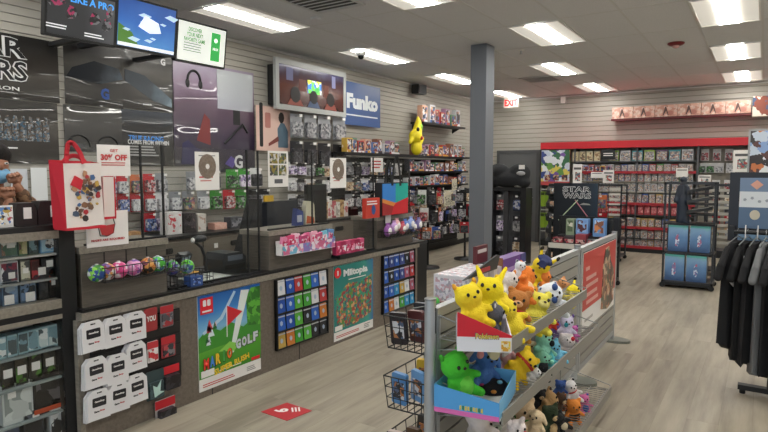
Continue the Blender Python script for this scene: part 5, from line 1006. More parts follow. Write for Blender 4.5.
# wheeled grey racks
def rollrack(label, x, y, w, d, h, rz=0, louv=9, shelves=()):
    t = thing('rolling_rack', label, 'rack', (x, y, 0), rz, 'grey wheeled racks'); m = mat('3a3c40', .4, .4)
    for a in (0, w-.025):
        for b in (0, d-.025): part(MB().box(a, a+.025, b, b+.025, .07, h, m), 'post', t); part(MB().cyl((a+.012, b-.005, .035), (a+.012, b+.025, .035), .035, BLACK, n=12), 'caster', t)
    part(MB().box(0, w, 0, .02, h-.03, h, m), 'top_bar', t); part(MB().box(0, w, d-.02, d, h-.03, h, m), 'top_bar', t); part(MB().box(0, w, 0, d, .07, .1, m), 'bottom_shelf', t)
    for z in shelves: part(MB().box(0, w, 0, d, z-.02, z, m), 'shelf', t)
    return t, w
t, w = rollrack('grey wheeled rack standing behind the STAR WARS display', -3.0, 10.7, .93, .5, 1.36, shelves=(.4, .7, 1.0))
for k in range(10): part(MB().box(.7, .9, .01, .03, .45+k*.09, .49+k*.09, mat('c4c2ba', .5)), 'louvre', t)
for k in range(5): packY(['tan', 'mix', 'red', 'blk', 'tan'][k], 'tokrt'[k], 586+(k % 2)*10, 186+k*9, 597+(k % 2)*10, 200+k*9, 9.9, '%s pack, %s from the top on the rack right of STAR WARS display' % (VN[['tan', 'mix', 'red', 'blk', 'tan'][k]], ORD[k]), 'packs right of the STAR WARS display')
t = thing('gridwall', 'black grid panel of hanging packs right of the STAR WARS display', 'rack', (-2.6, 10.0, 0)); q = MB()
for k in range(5): q.tube([(.02+k*.11, 0, 0), (.02+k*.11, 0, 1.4)], .005, BLACK, 5)
for k in range(12): q.tube([(0, 0, .1+k*.115), (.48, 0, .1+k*.115)], .004, BLACK, 5)
part(q, 'grid', t)
t, w = rollrack('grey wheeled rack holding four blue boxed sets', -1.14, 8.72, .62, .45, 1.45, shelves=(.5,))
part(MB().box(0, .62, .0, .45, .04, .075, BLACK), 'plinth', t)
for k in range(3): part(MB().box(.27, .6, .1, .42, 1.0+k*.14, 1.02+k*.14, BLACK, M=Matrix.Translation((.43, 0, 0)) @ Matrix.Rotation(.0, 4, 'Y') @ Matrix.Translation((-.43, 0, 0))), 'tray_shelf', t)
def bluebox(): t = thing('blue_box', '', 'box'); part(MB().box(-.12, .12, 0, .2, 0, .36, tint(.3), front=grad([(0, '34507a'), (.5, '5f86b4'), (.85, '7fa4c8'), (1, '7ab8b4')], 'Z', .36, .25, 8)), 'carton', t); part(MB().box(-.12, .12, -.004, 0, .33, .36, mat('5aa8a4', .4)), 'teal_band', t); part(MB().prism([(-.03, .08), (-.03, .2), (-.01, .24), (.01, .25), (.02, .12), (.0, .07)], -.003, 0, art(['c8d4e4', '8a7aa8', 'b86a88', '5a7aa8'], 40)), 'figure_picture', t); return t
for i, (x, z, l) in enumerate(((-.955, .505, 'upper left'), (-.69, .505, 'upper right'), (-.985, .102, 'lower left'), (-.72, .102, 'lower right'))): spawn('bluebox', bluebox, (x, 8.74, z), 0, '%s blue boxed set of four on the grey wheeled rack' % l, 'blue boxed sets', color='2f4868')
for k in range(3): one(MB().prism([(0, 0), (.3, .06), (.3, .1), (0, .04)], 0, .25, mat(['26282c', '303236', '1e2024'][k])).prism([(.06, .05), (.26, .09), (.26, .1), (.06, .06)], 0, .25, mat('8a8a86')), 'tilted_tray', 'dark tilted tray with pale leaflets, %s from the top of the wheeled rack' % ORD[k], 'tray', (-.87, 8.8, 1.3-k*.14), 0, 'tilted trays on the wheeled rack')
t = thing('black_figurine', 'tall dark figurine standing on the wheeled rack over the blue boxes', 'figurine', (-.93, 8.9, .88)); q = MB(); q.ball((0, 0, .6), .05, DKP); limb(q, [((0, 0, .55), .04), ((0, 0, .35), .07), ((-.03, 0, .02), .05)], DKP); limb(q, [((0, 0, .3), .06), ((.05, 0, .02), .05)], DKP); limb(q, [((-.05, 0, .5), .03), ((-.09, -.03, .3), .025)], DKP); limb(q, [((.05, 0, .5), .03), ((.09, -.03, .3), .025)], DKP); part(remesh(q, 'body', .012, mat('2a3240', .4)), 'body', t)
one(MB().box(0, .62, 0, .45, 0, .02, DKMET), 'rack_shelf', 'dark shelf across the wheeled rack above the blue boxes', 'shelf', (-1.14, 8.72, .87))
t, w = rollrack('second grey wheeled rack with pale louvres behind the blue boxed sets', -.75, 10.0, .4, .4, 1.4, shelves=(.4,))
for k in range(10): part(MB().box(.06, .36, -.01, .01, .5+k*.088, .54+k*.088, mat('a8a69e', .5)), 'louvre', t)
# ================================================================ clothes rail
t = thing('clothes_rail', 'black clothes rail with flat foot bar at the right edge', 'rail', (-.17, 4.9, 0)); W = 1.1
part(MB().cyl((0, 0, 1.16), (W, 0, 1.16), .016, BLACK), 'top_rail', t); part(MB().box(-.03, -.0, -.02, .02, 1.12, 1.2, BLACK), 'end_cap', t)
part(MB().box(W/2-.02, W/2+.02, .03, .07, .02, 1.16, BLACK), 'post', t); part(MB().box(.07, W-.07, -.03, .03, .03, .065, BLACK), 'foot_bar', t, loc=(0, -.08, 0)); part(MB().box(W/2-.03, W/2+.03, -.3, .3, .0, .03, BLACK), 'cross_foot', t)
part(MB().cyl((.1, -.08, 0), (.1, -.08, .03), .02, BLACK), 'foot_pad', t)
for k in range(9): one(MB().box(-.003, .003, -.02, .02, -.05, .05, PAPER), 'size_divider', 'pale size divider on the clothes rail, %s from the left' % ORD[k], 'divider', (-.1+k*.075, 4.9, 1.16), 0, 'size dividers on the clothes rail')
t = thing('sign_frame', 'black framed sign with blue and white panels above the clothes rail', 'sign', (-.215, 5.0, 1.08)); part(MB().box(0, .75, 0, .03, 0, .51, mat('1a1b24', .4)), 'frame', t)
part(MB().box(.065, .7, -.004, 0, .37, .47, mat('7488a4')), 'blue_panel', t); part(MB().prism([(.13, .42), (.17, .455), (.21, .42), (.17, .385)], -.007, -.004, mat('d8a08c')), 'diamond_mark', t)
part(MB().box(.065, .7, -.004, 0, .255, .37, mat('d8dce0')), 'white_panel', t); q = MB()
for k in range(5): q.prism([(.1+k*.045+.012*math.cos(j*1.2+k), .31+.014*math.sin(k*2)+.012*math.sin(j*1.2+k)) for j in range(5)], -.007, -.004, mat('9aa0a8'))
part(q, 'sketch_marks', t); part(MB().box(.065, .7, -.004, 0, .1, .255, mat('59708c')), 'slate_panel', t); part(MB().prism([(.165+.032*math.cos(j*PI/8), .2+.036*math.sin(j*PI/8)) for j in range(16)], -.007, -.004, mat('c8c0ac')), 'round_mark', t); part(MB().box(.065, .7, -.004, 0, .01, .07, mat('7a9ab8')), 'lower_panel', t)
def shirt(label, x, y, rz, col, length=.78, sl=.2, halfw=.2, extra=None, group='shirts on the clothes rail', th=.028, name='shirt'):
    t = thing(name, label, 'shirt', (x, y, 1.135), rz, group); q = MB(); m = mat(col, .85); ph = rnd.random()*6; nx, nz = 12, 12; fr_, bk = [], []
    for i in range(nz+1):
        v = i/nz; z = -.035-v*length; hw = halfw*(.5+.5*min(1, v*9)**.5)*(1+.12*v)
        for side, L_ in ((-1, fr_), (1, bk)):
            for j in range(nx+1):
                u = -1+2*j/nx; edge = (1-abs(u)**6)**.5; wv = .014*math.sin(u*9+ph+v*1.2)*v**.5+.007*math.sin(u*17+ph*2)*v
                zz = z+(.02*abs(u) if i == 0 else 0)-(.04*abs(u)*0) - (.03*math.sin(u*5+ph) if i == nz else 0)
                L_.append((u*hw, side*th*edge*(.8+.4*v)+wv, zz-(.035*abs(u)*(1-v)**4)))
    n1 = nx+1; fs = []
    for i in range(nz):
        for j in range(nx): a = i*n1+j; fs.append((a, a+n1, a+n1+1, a+1))
    q.add(fr_, fs, m, True); q.add(bk, [f[::-1] for f in fs], m, True)
    vs = fr_+bk; o = len(fr_); q.add(vs, [(i, i+1, o+i+1, o+i) for i in range(nx)]+[(nz*n1+i, o+nz*n1+i, o+nz*n1+i+1, nz*n1+i+1) for i in range(nx)], m)
    b = part(q, 'garment', t)
    for s_ in (-1, 1):
        q = MB(); limb(q, [((s_*halfw*.75, 0, -.085), .018), ((s_*(halfw+.035), 0, -.085-sl*.6), .026), ((s_*(halfw+.05), .01, -.085-sl), .028)], m); part(q, 'sleeve', t)
    q = MB(); q.tube([(0, 0, .02), (.012, 0, .035), (.0, 0, .05), (-.012, 0, .035)], .002, GREYMET, 5); q.tube([(-halfw*.8, 0, -.055), (0, 0, -.005), (halfw*.8, 0, -.055)], .004, GREYMET, 5); q.tube([(0, 0, -.005), (0, 0, .02)], .002, GREYMET, 5); part(q, 'hanger', t)
    if extra: extra(t)
    return t
def x1(t): part(MB().prism([(-.17, -.32), (-.11, -.12), (-.07, -.12), (-.12, -.36)], -.05, -.03, PAPER), 'white_print', t)
def x2(t): part(MB().box(-.15, -.07, -.05, -.03, -.16, -.13, PAPER), 'white_print', t)
shirt('black shirt with a white slanted print, leftmost on the rail', -.145, 4.9, R90-.38, '1b1b1e', .76, .2, extra=x1)
shirt('black shirt with a small white bar print, second on the rail', -.085, 4.9, R90-.3, '141416', .82, .2, extra=x2)
shirt('plain black shirt, third on the rail', -.03, 4.88, R90-.25, '1d1d20', .87)
shirt('grey shirt between the black ones on the rail', .025, 4.87, R90-.22, '77787a', .9)
shirt('very dark shirt right of the grey one', .08, 4.86, R90-.2, '202023', .93)
shirt('black long-sleeved shirt with a white sleeve stripe at the right edge', .14, 4.84, R90-.15, '141418', .98, .5, .24, extra=lambda t: part(MB().tube([(-.29, -.05, -.2), (-.33, -.045, -.6)], .012, PAPER), 'white_stripe', t))
shirt('teal-lined shirt, rightmost on the rail at the edge', .215, 4.84, R90-.12, '1f6a6a', 1.0)
# ================================================================ sale gondola in the middle
GX = -1.15; SILV = mat('b4b7ba', .35, .5); SLG = mat('98958d', .5)
t = thing('slat_partition', 'long grey slatted partition with silver posts carrying the plush toys', 'partition', (GX, 2.1, 0), R90); L = 2.28
def ppost(y, h, parent):
    p = part(MB().cyl((y, 0, .02), (y, 0, h), .024, SILV, n=20), 'post', parent); part(MB().cyl((y, 0, h), (y, 0, h+.008), .025, mat('8e9194', .3, .5), n=20), 'post_cap', p); part(MB().rbox(y-.0, y+.004, -.026, -.018, h-.14, h-.03, BLACK, .002), 'black_slot', p)
ppost(0, 1.06, t); ppost(L, 1.04, t)
part(MB().box(.03, L-.03, -.018, .018, .98, 1.02, SILV), 'top_rail', t); part(MB().box(.03, L-.03, -.018, .018, .1, .14, SILV), 'bottom_rail', t); part(MB().box(.03, .06, -.018, .018, .14, .98, SILV), 'inner_stile', t)
q = MB(); q.box(.06, L-.03, -.006, .006, .14, .98, mat('4a4843', .6))
for k in range(11): q.box(.06, L-.03, -.016, .016, .145+k*.0762, .145+k*.0762+.064, SLG)
part(q, 'slat_panel', t)
def foot(y, label=None):
    q = MB(); q.prism([(.17*math.cos(k*PI/12), .09*math.sin(k*PI/12)) for k in range(24)], 0, .022, mat('84877f', .4, .4), ax='z'); return q
part(foot(0), 'base_foot', t, (0, 0, 0), rot=(0, 0, R90)); part(foot(0), 'base_foot', t, (L, 0, 0), rot=(0, 0, R90))
t = thing('sale_partition', 'short silver partition with a red and white sale poster', 'partition', (GX, 4.46, 0), R90); L2 = 1.2
ppost(L2, 1.03, t); part(MB().box(0, L2-.02, -.018, .018, .98, 1.02, SILV), 'top_rail', t); part(MB().box(0, L2-.02, -.018, .018, .06, .1, SILV), 'bottom_rail', t); part(MB().box(-.03, .0, -.018, .018, .06, 1.02, SILV), 'stile', t)
q = MB(); q.box(.0, L2-.03, -.006, .006, .1, .98, mat('4a4843', .6))
for k in range(11): q.box(.0, L2-.03, -.016, .016, .105+k*.0762, .105+k*.0762+.064, SLG)
part(q, 'slat_panel', t)
s = part(MB().box(.02, L2-.05, -.022, -.016, .36, .97, PAPER), 'poster_sheet', t); RP = mat('c8443c', .45)
part(MB().prism([(.02, .52), (.02, .97), (L2-.05, .97), (L2-.05, .52)], -.025, -.022, RP), 'red_field', s)
part(MB().prism([(.62, .42), (.66, .8), (.74, .93), (.86, .94), (.95, .8), (1.08, .7), (1.1, .42), (.85, .38)], -.028, -.025, art(['8a5a48', '4a5a44', 'c8a078', '5a4038', 'b87858', '6a6a5a', 'd8b898'], 18, key='sp')), 'figures_picture', s)
q = MB()
for z, a, b in ((.84, .08, .2), (.76, .1, .42), (.7, .1, .48), (.63, .12, .46), (.57, .12, .5)): q.box(a, b, -.027, -.025, z-.014, z+.014, mat('e0a8a0', .5))
q.box(.1, .35, -.024, -.022, .42, .44, mat('b0aca8')); part(q, 'printed_lines', s)
part(foot(0), 'base_foot', t, (L2, 0, 0), rot=(0, 0, R90))
def wshelf(label, side, y0, y1, z, d=.27, lip=.035):
    """wire shelf with a grey front rail"""
    s = 1 if side > 0 else -1; X0 = GX+s*.02; t = thing('wire_shelf', label, 'shelf', (X0, y0, z), R90 if s > 0 else -R90, 'wire shelves on the slatted partition'); w = y1-y0; o = 0 if s > 0 else -w
    part(MB().box(o, o+w, -d-.008, -d, -.03, lip-.01, mat('93918a', .4, .3)), 'front_rail', t); q = MB()
    n_ = int(w/.035)
    for k in range(n_+1): x = o+w*k/n_; q.tube([(x, 0, 0), (x, -d, 0)], .002, GREYMET, 4)
    for k in range(4): q.tube([(o, -d*k/3.2, -.003), (o+w, -d*k/3.2, -.003)], .003, GREYMET, 5)
    for x in (o, o+w): q.tube([(x, 0, .1), (x, 0, -.05), (x, -d, 0), (x, -d, .03), (x, 0, .1)], .003, GREYMET, 5)
    part(q, 'wires', t)
wshelf('top wire shelf of plush toys on the right face of the partition', 1, 2.14, 3.42, .89, .285); wshelf('middle wire shelf of plush toys on the partition', 1, 2.14, 3.75, .605, .285); wshelf('lowest wire shelf of plush toys on the partition', 1, 2.22, 3.95, .15, .33)
wshelf('wire shelf on the left face of the partition holding boxed toys', -1, 2.4, 3.95, .90, .24)
# card trays holding toys
def tray(label, corner, w, d, hl, hr, hb, z, m1, m2, band, sidem, words, wc, rz=0):
    t = thing('card_tray', label, 'tray', (corner[0], corner[1], z), rz); P = .004
    part(MB().prism([(0, 0), (w, 0), (w, hr), (0, hl)], 0, P, m1), 'front_panel', t)
    part(MB().prism([(P, 0), (d, 0), (d, hb), (P, hr)], w-P, w, sidem, ax='x'), 'side_panel', t); part(MB().prism([(P, 0), (d, 0), (d, hb), (P, hl)], 0, P, sidem, ax='x'), 'side_panel', t); part(MB().box(0, w, 0, d, 0, P, PAPER), 'floor_panel', t); part(MB().box(P, w-P, d-P, d, P, hb, sidem), 'back_panel', t)
    part(MB().box(0, w, -.001, 0, 0, band, m2), 'lower_band', t)
    if not words:
        for k in range(9): part(MB().prism([(w*.4+k*.011, band+.006+.003*(k%2)), (w*.4+k*.011+.009, band+.005), (w*.4+k*.011+.008, band+.024), (w*.4+k*.011+.001, band+.022)], -.002, 0, mat(['e0cc60', '3a8a5a', 'e0cc60'][k % 3])), 'logo_mark', t)
        return t
    tm = textmesh(words, w*.42, .022, mat(wc, .4), bold=.03); part(textmesh(words, w*.44, .026, mat('2a4a78', .4), bold=.05), 'lettering_shadow', t, (w*.55, -.0035, band+.005)); part(tm, 'lettering', t, (w*.55, -.0045, band+.005)); return t
zt = .897
p = atZ(457, 351, zt); t = tray('red and white card tray of plush toys lettered Pokémon', (p.x, p.y), .21, .22, .155, .066, .09, zt, mat('cf1f30', .4), mat('e4e4ea', .4), .058, mat('d8d8e4', .4), 'Pokémon', 'd8c048', rz=.48)
part(MB().box(.17, .205, -.003, 0, .005, .045, art(['e8c840', 'd8a030', 'e8e0c0'], 60)), 'small_picture', t)
zt = .612
p = atZ(434, 411, zt); t = tray('blue card tray with pink band holding green and black plush toys', (p.x, p.y), .27, .34, .115, .075, .1, zt, mat('55a6e6', .4), mat('e070b8', .4), .02, mat('6ab4e4', .4), None, 'e0cc60', rz=.17)
# ---- plush toys
def ell(q, c, r, m): q.ball(c, r, m, 14)
def plush(label, px, py, X, R, col, rz=0, tiltx=0, tilty=0, ears='round', belly=None, snout=None, tips=None, spots=None, tail=None, extra=None, name='plush_toy', vox=None, hat=None, eyes=True, earcol=None, big=1.0):
    R *= 1.2; PR = random.Random(px*7+py); tilty += PR.uniform(-.35, .35); tiltx += PR.uniform(-.35, .15); rz += PR.uniform(-.3, .3)
    p = atX(px, py, X); m = mat(col, .95, noise=110)
    t = thing(name, label, 'plush toy', p, 0, 'plush toys on the partition'); t.rotation_euler = (tiltx, tilty, R90-.9+rz)
    q = MB(); ell(q, (0, 0, -.42*R), (.52*R, .46*R, .55*R), m); ell(q, (0, -.05*R, .38*R), (.55*R*big, .5*R*big, .48*R*big), m)
    for s in (-1, 1):
        limb(q, [((s*.35*R, -.05*R, -.15*R), .18*R), ((s*.68*R, -.28*R, -.32*R), .14*R)], m); limb(q, [((s*.28*R, -.1*R, -.7*R), .2*R), ((s*.4*R, -.5*R, -.85*R), .17*R)], m)
        if ears == 'round': ell(q, (s*.42*R, 0, .78*R), (.2*R, .1*R, .2*R), m)
        elif ears == 'long': limb(q, [((s*.3*R, 0, .7*R), .14*R), ((s*.55*R, .05*R, 1.25*R), .08*R)], m)
        elif ears == 'point': q.cyl((s*.34*R, 0, .65*R), (s*.5*R, 0, 1.1*R), .18*R, m, r1=.02*R, n=10)
        elif ears == 'flop': limb(q, [((s*.45*R, 0, .6*R), .12*R), ((s*.7*R, -.05*R, .1*R), .13*R)], m)
    if tail: limb(q, [((0, .35*R, -.5*R), .12*R), ((.3*R, .7*R, 0), .1*R), ((.35*R, .85*R, .5*R), .07*R)], m)
    part(remesh(q, 'body', vox or max(R*.07, .005), m, 4), 'body', t)
    if belly: q = MB(); ell(q, (0, -.2*R, -.42*R), (.36*R, .32*R, .42*R), mat(belly, .95, noise=110)); part(q, 'belly', t)
    if snout: q = MB(); ell(q, (0, -.46*R, .28*R), (.24*R, .16*R, .17*R), mat(snout, .95, noise=110)); part(q, 'muzzle', t)
    if eyes:
        for s in (-1, 1): q = MB(); ell(q, (s*.22*R, -.5*R*big, .48*R), (.065*R, .05*R, .08*R), mat('0f0f10', .2)); part(q, 'eye', t)
        q = MB(); ell(q, (0, -.6*R if snout else -.54*R*big, .34*R), (.07*R, .05*R, .05*R), mat('2a1a18', .4)); part(q, 'nose', t)
    if tips:
        for s in (-1, 1):
            if ears == 'long': q = MB(); ell(q, (s*.55*R, .05*R, 1.25*R), (.1*R, .1*R, .16*R), mat(tips, .95)); part(q, 'ear_tip', t)
            elif ears == 'round': q = MB(); ell(q, (s*.42*R, -.06*R, .78*R), (.13*R, .07*R, .13*R), mat(tips, .95)); part(q, 'inner_ear', t)
            else: q = MB(); ell(q, (s*.45*R, -.03*R, .9*R), (.09*R, .09*R, .14*R), mat(tips, .95)); part(q, 'ear_tip', t)
    if spots:
        for c, (a, b, cc) in spots:
            q = MB(); ell(q, (a*R, -.48*R*big, b*R), (.17*R, .1*R, .19*R), mat(c, .95)); part(q, cc, t)
    if hat: q = MB(); ell(q, (0, 0, .78*R), (.5*R, .48*R, .26*R), mat(hat, .9)); q.cyl((0, -.1*R, .72*R), (0, -.62*R, .66*R), .3*R, mat(hat, .9), r1=.24*R, n=12); part(q, 'cap', t)
    if extra: extra(t, R)
    return t
def stripes(c, zs):
    def f(t, R):
        for z in zs: q = MB(); q.lathe([(.53*R, z*R-.05*R), (.545*R, z*R), (.53*R, z*R+.05*R)], mat(c, .9), 20, M=Matrix.Diagonal((1, .9, 1, 1))); part(q, 'stripe', t)
    return f
def scarf(c):
    def f(t, R): q = MB(); q.lathe([(.36*R, -.08*R), (.46*R, 0), (.36*R, .1*R)], mat(c, .9), 18); part(q, 'scarf', t)
    return f
Y1, Y2 = 'f0d42a', 'f4dc20'
plush('bright yellow plush with a dark eye, left in the red tray', 471, 306, -1.0, .088, Y1, rz=.2, ears='point', tips='e0a030', big=1.05)
plush('bright yellow long-eared plush at the back of the red tray', 489, 300, -.98, .098, Y2, rz=-.3, ears='long', tilty=.25)
plush('grey plush with a pale ear leaning over the red tray', 493, 321, -.93, .072, '55565e', rz=1.2, tilty=.3, ears='round', tips='c8c4cc', snout='b8b4bc')
plush('yellow plush at the right side of the red tray', 508, 318, -.92, .09, 'ecd232', rz=.6, tilty=-.35, ears='round')
plush('white plush with an orange crest behind the yellow ones', 507, 287, -1.03, .075, 'e8e0dc', rz=.4, ears='point', tips='e89038', hat=None)
plush('large orange plush lying on its side on the top shelf', 523, 283, -1.0, .095, 'ee8434', rz=.5, tilty=1.2, ears='round', belly='f0c8a0')
plush('small white plush head with grey ears above the orange toy', 519, 270, -1.02, .045, 'dcdfe4', ears='round', tips='5a5c60', eyes=True)
plush('yellow plush lying back with a pointed foot, navy cap on', 538, 270, -1.04, .078, 'f0d22c', rz=-.6, tilty=.9, ears='long', tips='26221a', hat='343c66')
plush('small orange plush right of the large orange one', 545, 281, -1.0, .05, 'e8863a', rz=.3, ears='round')
plush('pale yellow plush bear sitting on the front of the top shelf', 537, 311, -.92, .098, 'e8dc54', rz=.1, ears='round', snout='f0e68a', big=.9)
plush('brown monkey-like plush in a red and green jacket', 516, 308, -.93, .082, 'b8763c', rz=-.1, ears='round', snout='e0b088', extra=lambda t, R: (part(MB().lathe([(.42*R, -.3*R), (.52*R, -.1*R), (.3*R, .05*R)], mat('b83038', .9), 18), 'red_jacket', t), part(MB().lathe([(.5*R, -.5*R), (.54*R, -.4*R), (.52*R, -.3*R)], mat('48a888', .9), 18), 'green_band', t)))
plush('orange-brown plush low at the front of the top shelf', 520, 330, -.9, .055, 'd09038', rz=-.2, ears='round', snout='e8c070')
plush('round white plush with blue patches on the top shelf', 551, 301, -.93, .086, 'e6eaf0', rz=.1, big=1.25, ears='round', tips='4a5c88', spots=[('3f5a94', (-.15, .22, 'blue_patch')), ('3f5a94', (.05, .85, 'blue_patch'))])
plush('yellow plush with black-tipped limbs lying at the shelf end', 570, 295, -.95, .07, 'f0dc2c', rz=.4, tilty=1.35, ears='long', tips='18181a')
plush('small red plush hanging at the end of the top shelf', 553, 321, -.9, .036, 'c8382c', ears='point')
plush('large bright green plush in the left of the blue tray', 457, 374, -1.06, .1, '52cf3a', rz=.4, tilty=-.3, ears='point', belly='7ade50', tips='3a9a2a')
plush('blue and pink plush with a cream hat behind the blue tray', 484, 365, -1.02, .085, '4a72b0', rz=.2, ears='flop', hat='d8c8a0', spots=[('d88a88', (-.6, .5, 'pink_patch'))])
t = None
def dots(t, R):
    for i in range(10):
        a = i*2.4; ph = .35+.13*i; q = MB(); q.ball((.8*R*math.cos(a)*math.sin(ph), .7*R*math.sin(a)*math.sin(ph), .5*R*math.cos(ph)), (.12*R, .11*R, .07*R), mat(['c860b0', 'e89a48', '8ac8e0', 'e8e0c0', 'd84a80', '78c060'][i % 6], .9), 8); part(q, 'coloured_dot', t)
def cushion(label, px, py, X, R, col):
    p = atX(px, py, X); t = thing('plush_cushion', label, 'cushion', p, R90-.6); m = mat(col, .95, noise=110); q = MB(); ell(q, (0, 0, 0), (.8*R, .7*R, .42*R), m); ell(q, (0, 0, .12*R), (.6*R, .55*R, .4*R), m); part(remesh(q, 'body', .007, m), 'body', t); dots(t, R)
cushion('black cushion with coloured dots in the right of the blue tray', 493, 389, -.985, .115, '19181e')
plush('yellow plush with a red stripe on the middle shelf', 520, 366, -.95, .085, 'f2cc28', rz=.3, tilty=.9, ears='round', extra=lambda t, R: part(MB().lathe([(.5*R, .2*R), (.56*R, .3*R), (.5*R, .4*R)], mat('c8402c', .9), 18), 'red_stripe', t))
plush('mint green plush with dark ears on the middle shelf', 543, 346, -.93, .075, '8ed0ba', rz=0, ears='round', tips='20242a', spots=[('1c2024', (.25, .2, 'dark_patch'))])
plush('light blue plush right of the mint one', 555, 352, -.9, .06, '7cc4e4', rz=.2, ears='round')
plush('mint plush lying low at the front of the middle shelf', 540, 362, -.9, .055, '84c8ac', rz=.1, tilty=1, ears='round')
plush('black and white plush under the mint ones', 543, 371, -.88, .045, '202226', ears='round', belly='e0e0e0')
plush('white plush with lilac and teal face at the shelf end', 566, 327, -.92, .062, 'dcd4ec', rz=.1, ears='point', tips='7a5ab0', spots=[('3a9aa8', (-.2, .25, 'teal_patch'))])
plush('pink and purple plush at the shelf end', 573, 333, -.93, .045, 'c868b0', ears='round', tips='6a4a98')
plush('round white plush with a red bow on the middle shelf', 566, 345, -.9, .058, 'e8dede', rz=.3, big=1.25, ears='round', spots=[('c8303c', (.25, .6, 'red_bow'))])
plush('cream plush on the middle shelf behind the yellow one', 531, 350, -1.0, .05, 'e0d4bc', ears='round')
plush('white bear plush with a pink patch, low left on the lowest shelf', 478, 425, -1.0, .1, 'e2d8d4', rz=.3, ears='round', spots=[('d8a0a8', (.2, .3, 'pink_patch'))])
plush('grey-white plush beside the white bear on the lowest shelf', 498, 430, -1.0, .085, 'c8c4c0', ears='flop', snout='a8b0a0')
plush('tan plush with a green leaf collar on the lowest shelf', 524, 417, -.95, .085, 'd8bc98', rz=.2, ears='round', extra=scarf('3f8a3a'))
plush('white plush with red cheeks at the bottom of the picture', 516, 435, -.88, .07, 'e4d8d4', ears='round', spots=[('c8404a', (.2, .2, 'red_patch'))])
plush('brown and tan plush on the lowest shelf', 546, 405, -.97, .085, 'c09868', rz=.4, tilty=.8, ears='round', tips='3a2a20')
plush('dark green and tan plush low on the lowest shelf', 550, 420, -.92, .08, '33402a', rz=.2, ears='round', snout='d8b888', belly='c8a878')
plush('black plush between the tan toys on the lowest shelf', 538, 399, -1.0, .055, '1e1c1e', ears='round', snout='c8a880')
plush('white plush with a red scarf at the back of the lowest shelf', 571, 391, -.95, .066, 'e6e2e2', rz=.2, ears='round', tips='1c1c20', extra=scarf('c02830'))
plush('pink and blue plush at the far end of the lowest shelf', 584, 403, -.9, .055, 'd870a8', ears='round', belly='3a60b0', tips='3a60b0')
plush('orange striped tiger plush on the lowest shelf', 573, 410, -.9, .068, 'e48a3a', rz=.3, ears='round', extra=stripes('2a2018', (-.6, -.4, -.2, .4)))
plush('blue plush behind the white one with a red scarf', 560, 388, -1.0, .05, '3f5ea4', ears='round')
for lab, px, py, X, R, c, e, kw in (
    ('gold yellow plush deep behind the two bright yellow ones', 500, 292, -1.06, .07, 'e8c020', 'round', {}),
    ('lemon yellow plush between the bear and the jacketed toy', 529, 322, -.97, .065, 'f0e040', 'point', {}),
    ('peach plush behind the round white one with blue patches', 560, 285, -1.05, .05, 'e8a878', 'round', {}),
    ('amber plush at the back of the top shelf by the orange toy', 531, 297, -1.05, .065, 'e09a30', 'flop', {}),
    ('pale pink plush on the middle shelf behind the striped one', 508, 352, -1.04, .065, 'e0b0b4', 'round', {}),
    ('grey plush at the back of the middle shelf', 536, 334, -1.05, .06, '8e9096', 'flop', {}),
    ('violet plush at the back of the middle shelf near the end', 556, 330, -1.04, .05, '7a5aa8', 'round', {}),
    ('aqua plush between the mint and light blue ones', 551, 362, -.88, .045, '5ab8c0', 'point', {}),
    ('white plush with black ears low on the middle shelf', 533, 376, -.9, .045, 'e4e4e4', 'round', {'tips': '1a1a1c'}),
    ('dark brown plush in the heap on the lowest shelf', 558, 403, -.93, .06, '4a3426', 'round', {'snout': 'd0b088'}),
    ('beige plush lying over the lowest shelf rail', 536, 422, -.86, .06, 'd8c09c', 'flop', {}),
    ('black plush with pale paws at the front of the lowest shelf', 560, 421, -.87, .055, '202020', 'round', {'belly': 'd8c8a8'}),
    ('rust plush behind the tiger plush', 566, 402, -1.0, .05, 'b8602c', 'point', {}),
    ('cream plush at the back of the lowest shelf near the post', 510, 415, -1.05, .07, 'e0d8c8', 'round', {}),
    ('navy plush deep on the lowest shelf', 528, 400, -1.05, .055, '2c3c70', 'round', {})):
    plush(lab, px, py, X, R, c, rz=rnd.uniform(-.8, .8), tilty=rnd.uniform(-1.1, 1.1), ears=e, **kw)
# ---- left face: boxed toys and baskets
t = thing('purple_box', 'purple box with brown side standing on the left shelf of partition', 'box', (-1.2, 3.03, .905), R90); part(MB().box(0, .36, 0, .07, 0, .2, mat('5f2f86', .4)), 'carton', t); part(MB().box(-.006, 0, 0, .07, 0, .21, mat('8a5a3a', .5)), 'brown_side', t); q = MB(); lines(q, .06, .25, .06, .16, 2, mat('b090c8'), -.003); part(q, 'printed_lines', t)
part(MB().box(.28, .361, -.002, 0, 0, .2, mat('3a3f80', .4)), 'blue_strip', t)
for k in range(7):
    c = ['d8d4d8', 'c8c4cc', 'e0d0d4', 'd0ccd4', 'b8b4c0', 'd8d0d0', 'c0bcc4'][k]; t = thing('toy_pack', 'white and pink toy pack, %s from the near end of the left shelf' % ORD[k], 'packet', (-1.205, 2.6+k*.062, .905), R90, 'white toy packs on the left shelf'); part(MB().box(0, .055, 0, .2, 0, .165, mat(c, .4)), 'carton', t)
    part(MB().box(.005, .05, .01, .19, .165, .167, art(['e0d8dc', 'd0a8b0', 'b8b8c4', 'ece8ec'], 70)), 'top_picture', t); part(MB().box(-.001, 0, .01, .19, .01, .15, art(['d8d0dc', 'a8a4b0', 'e8e4e8', 'c8a0a8'], 70)), 'side_picture', t)
t = thing('card_sign', 'dark angled card with a red strip lying on the white toy packs', 'card', (-1.19, 2.62, 1.072), R90); part(MB().prism([(-.12, 0), (.3, .0), (.34, .07), (.3, .075)], 0, .01, mat('2c3036', .5)), 'sheet', t); part(MB().box(.05, .2, -.002, 0, .008, .03, mat('a8343c')), 'red_strip', t)
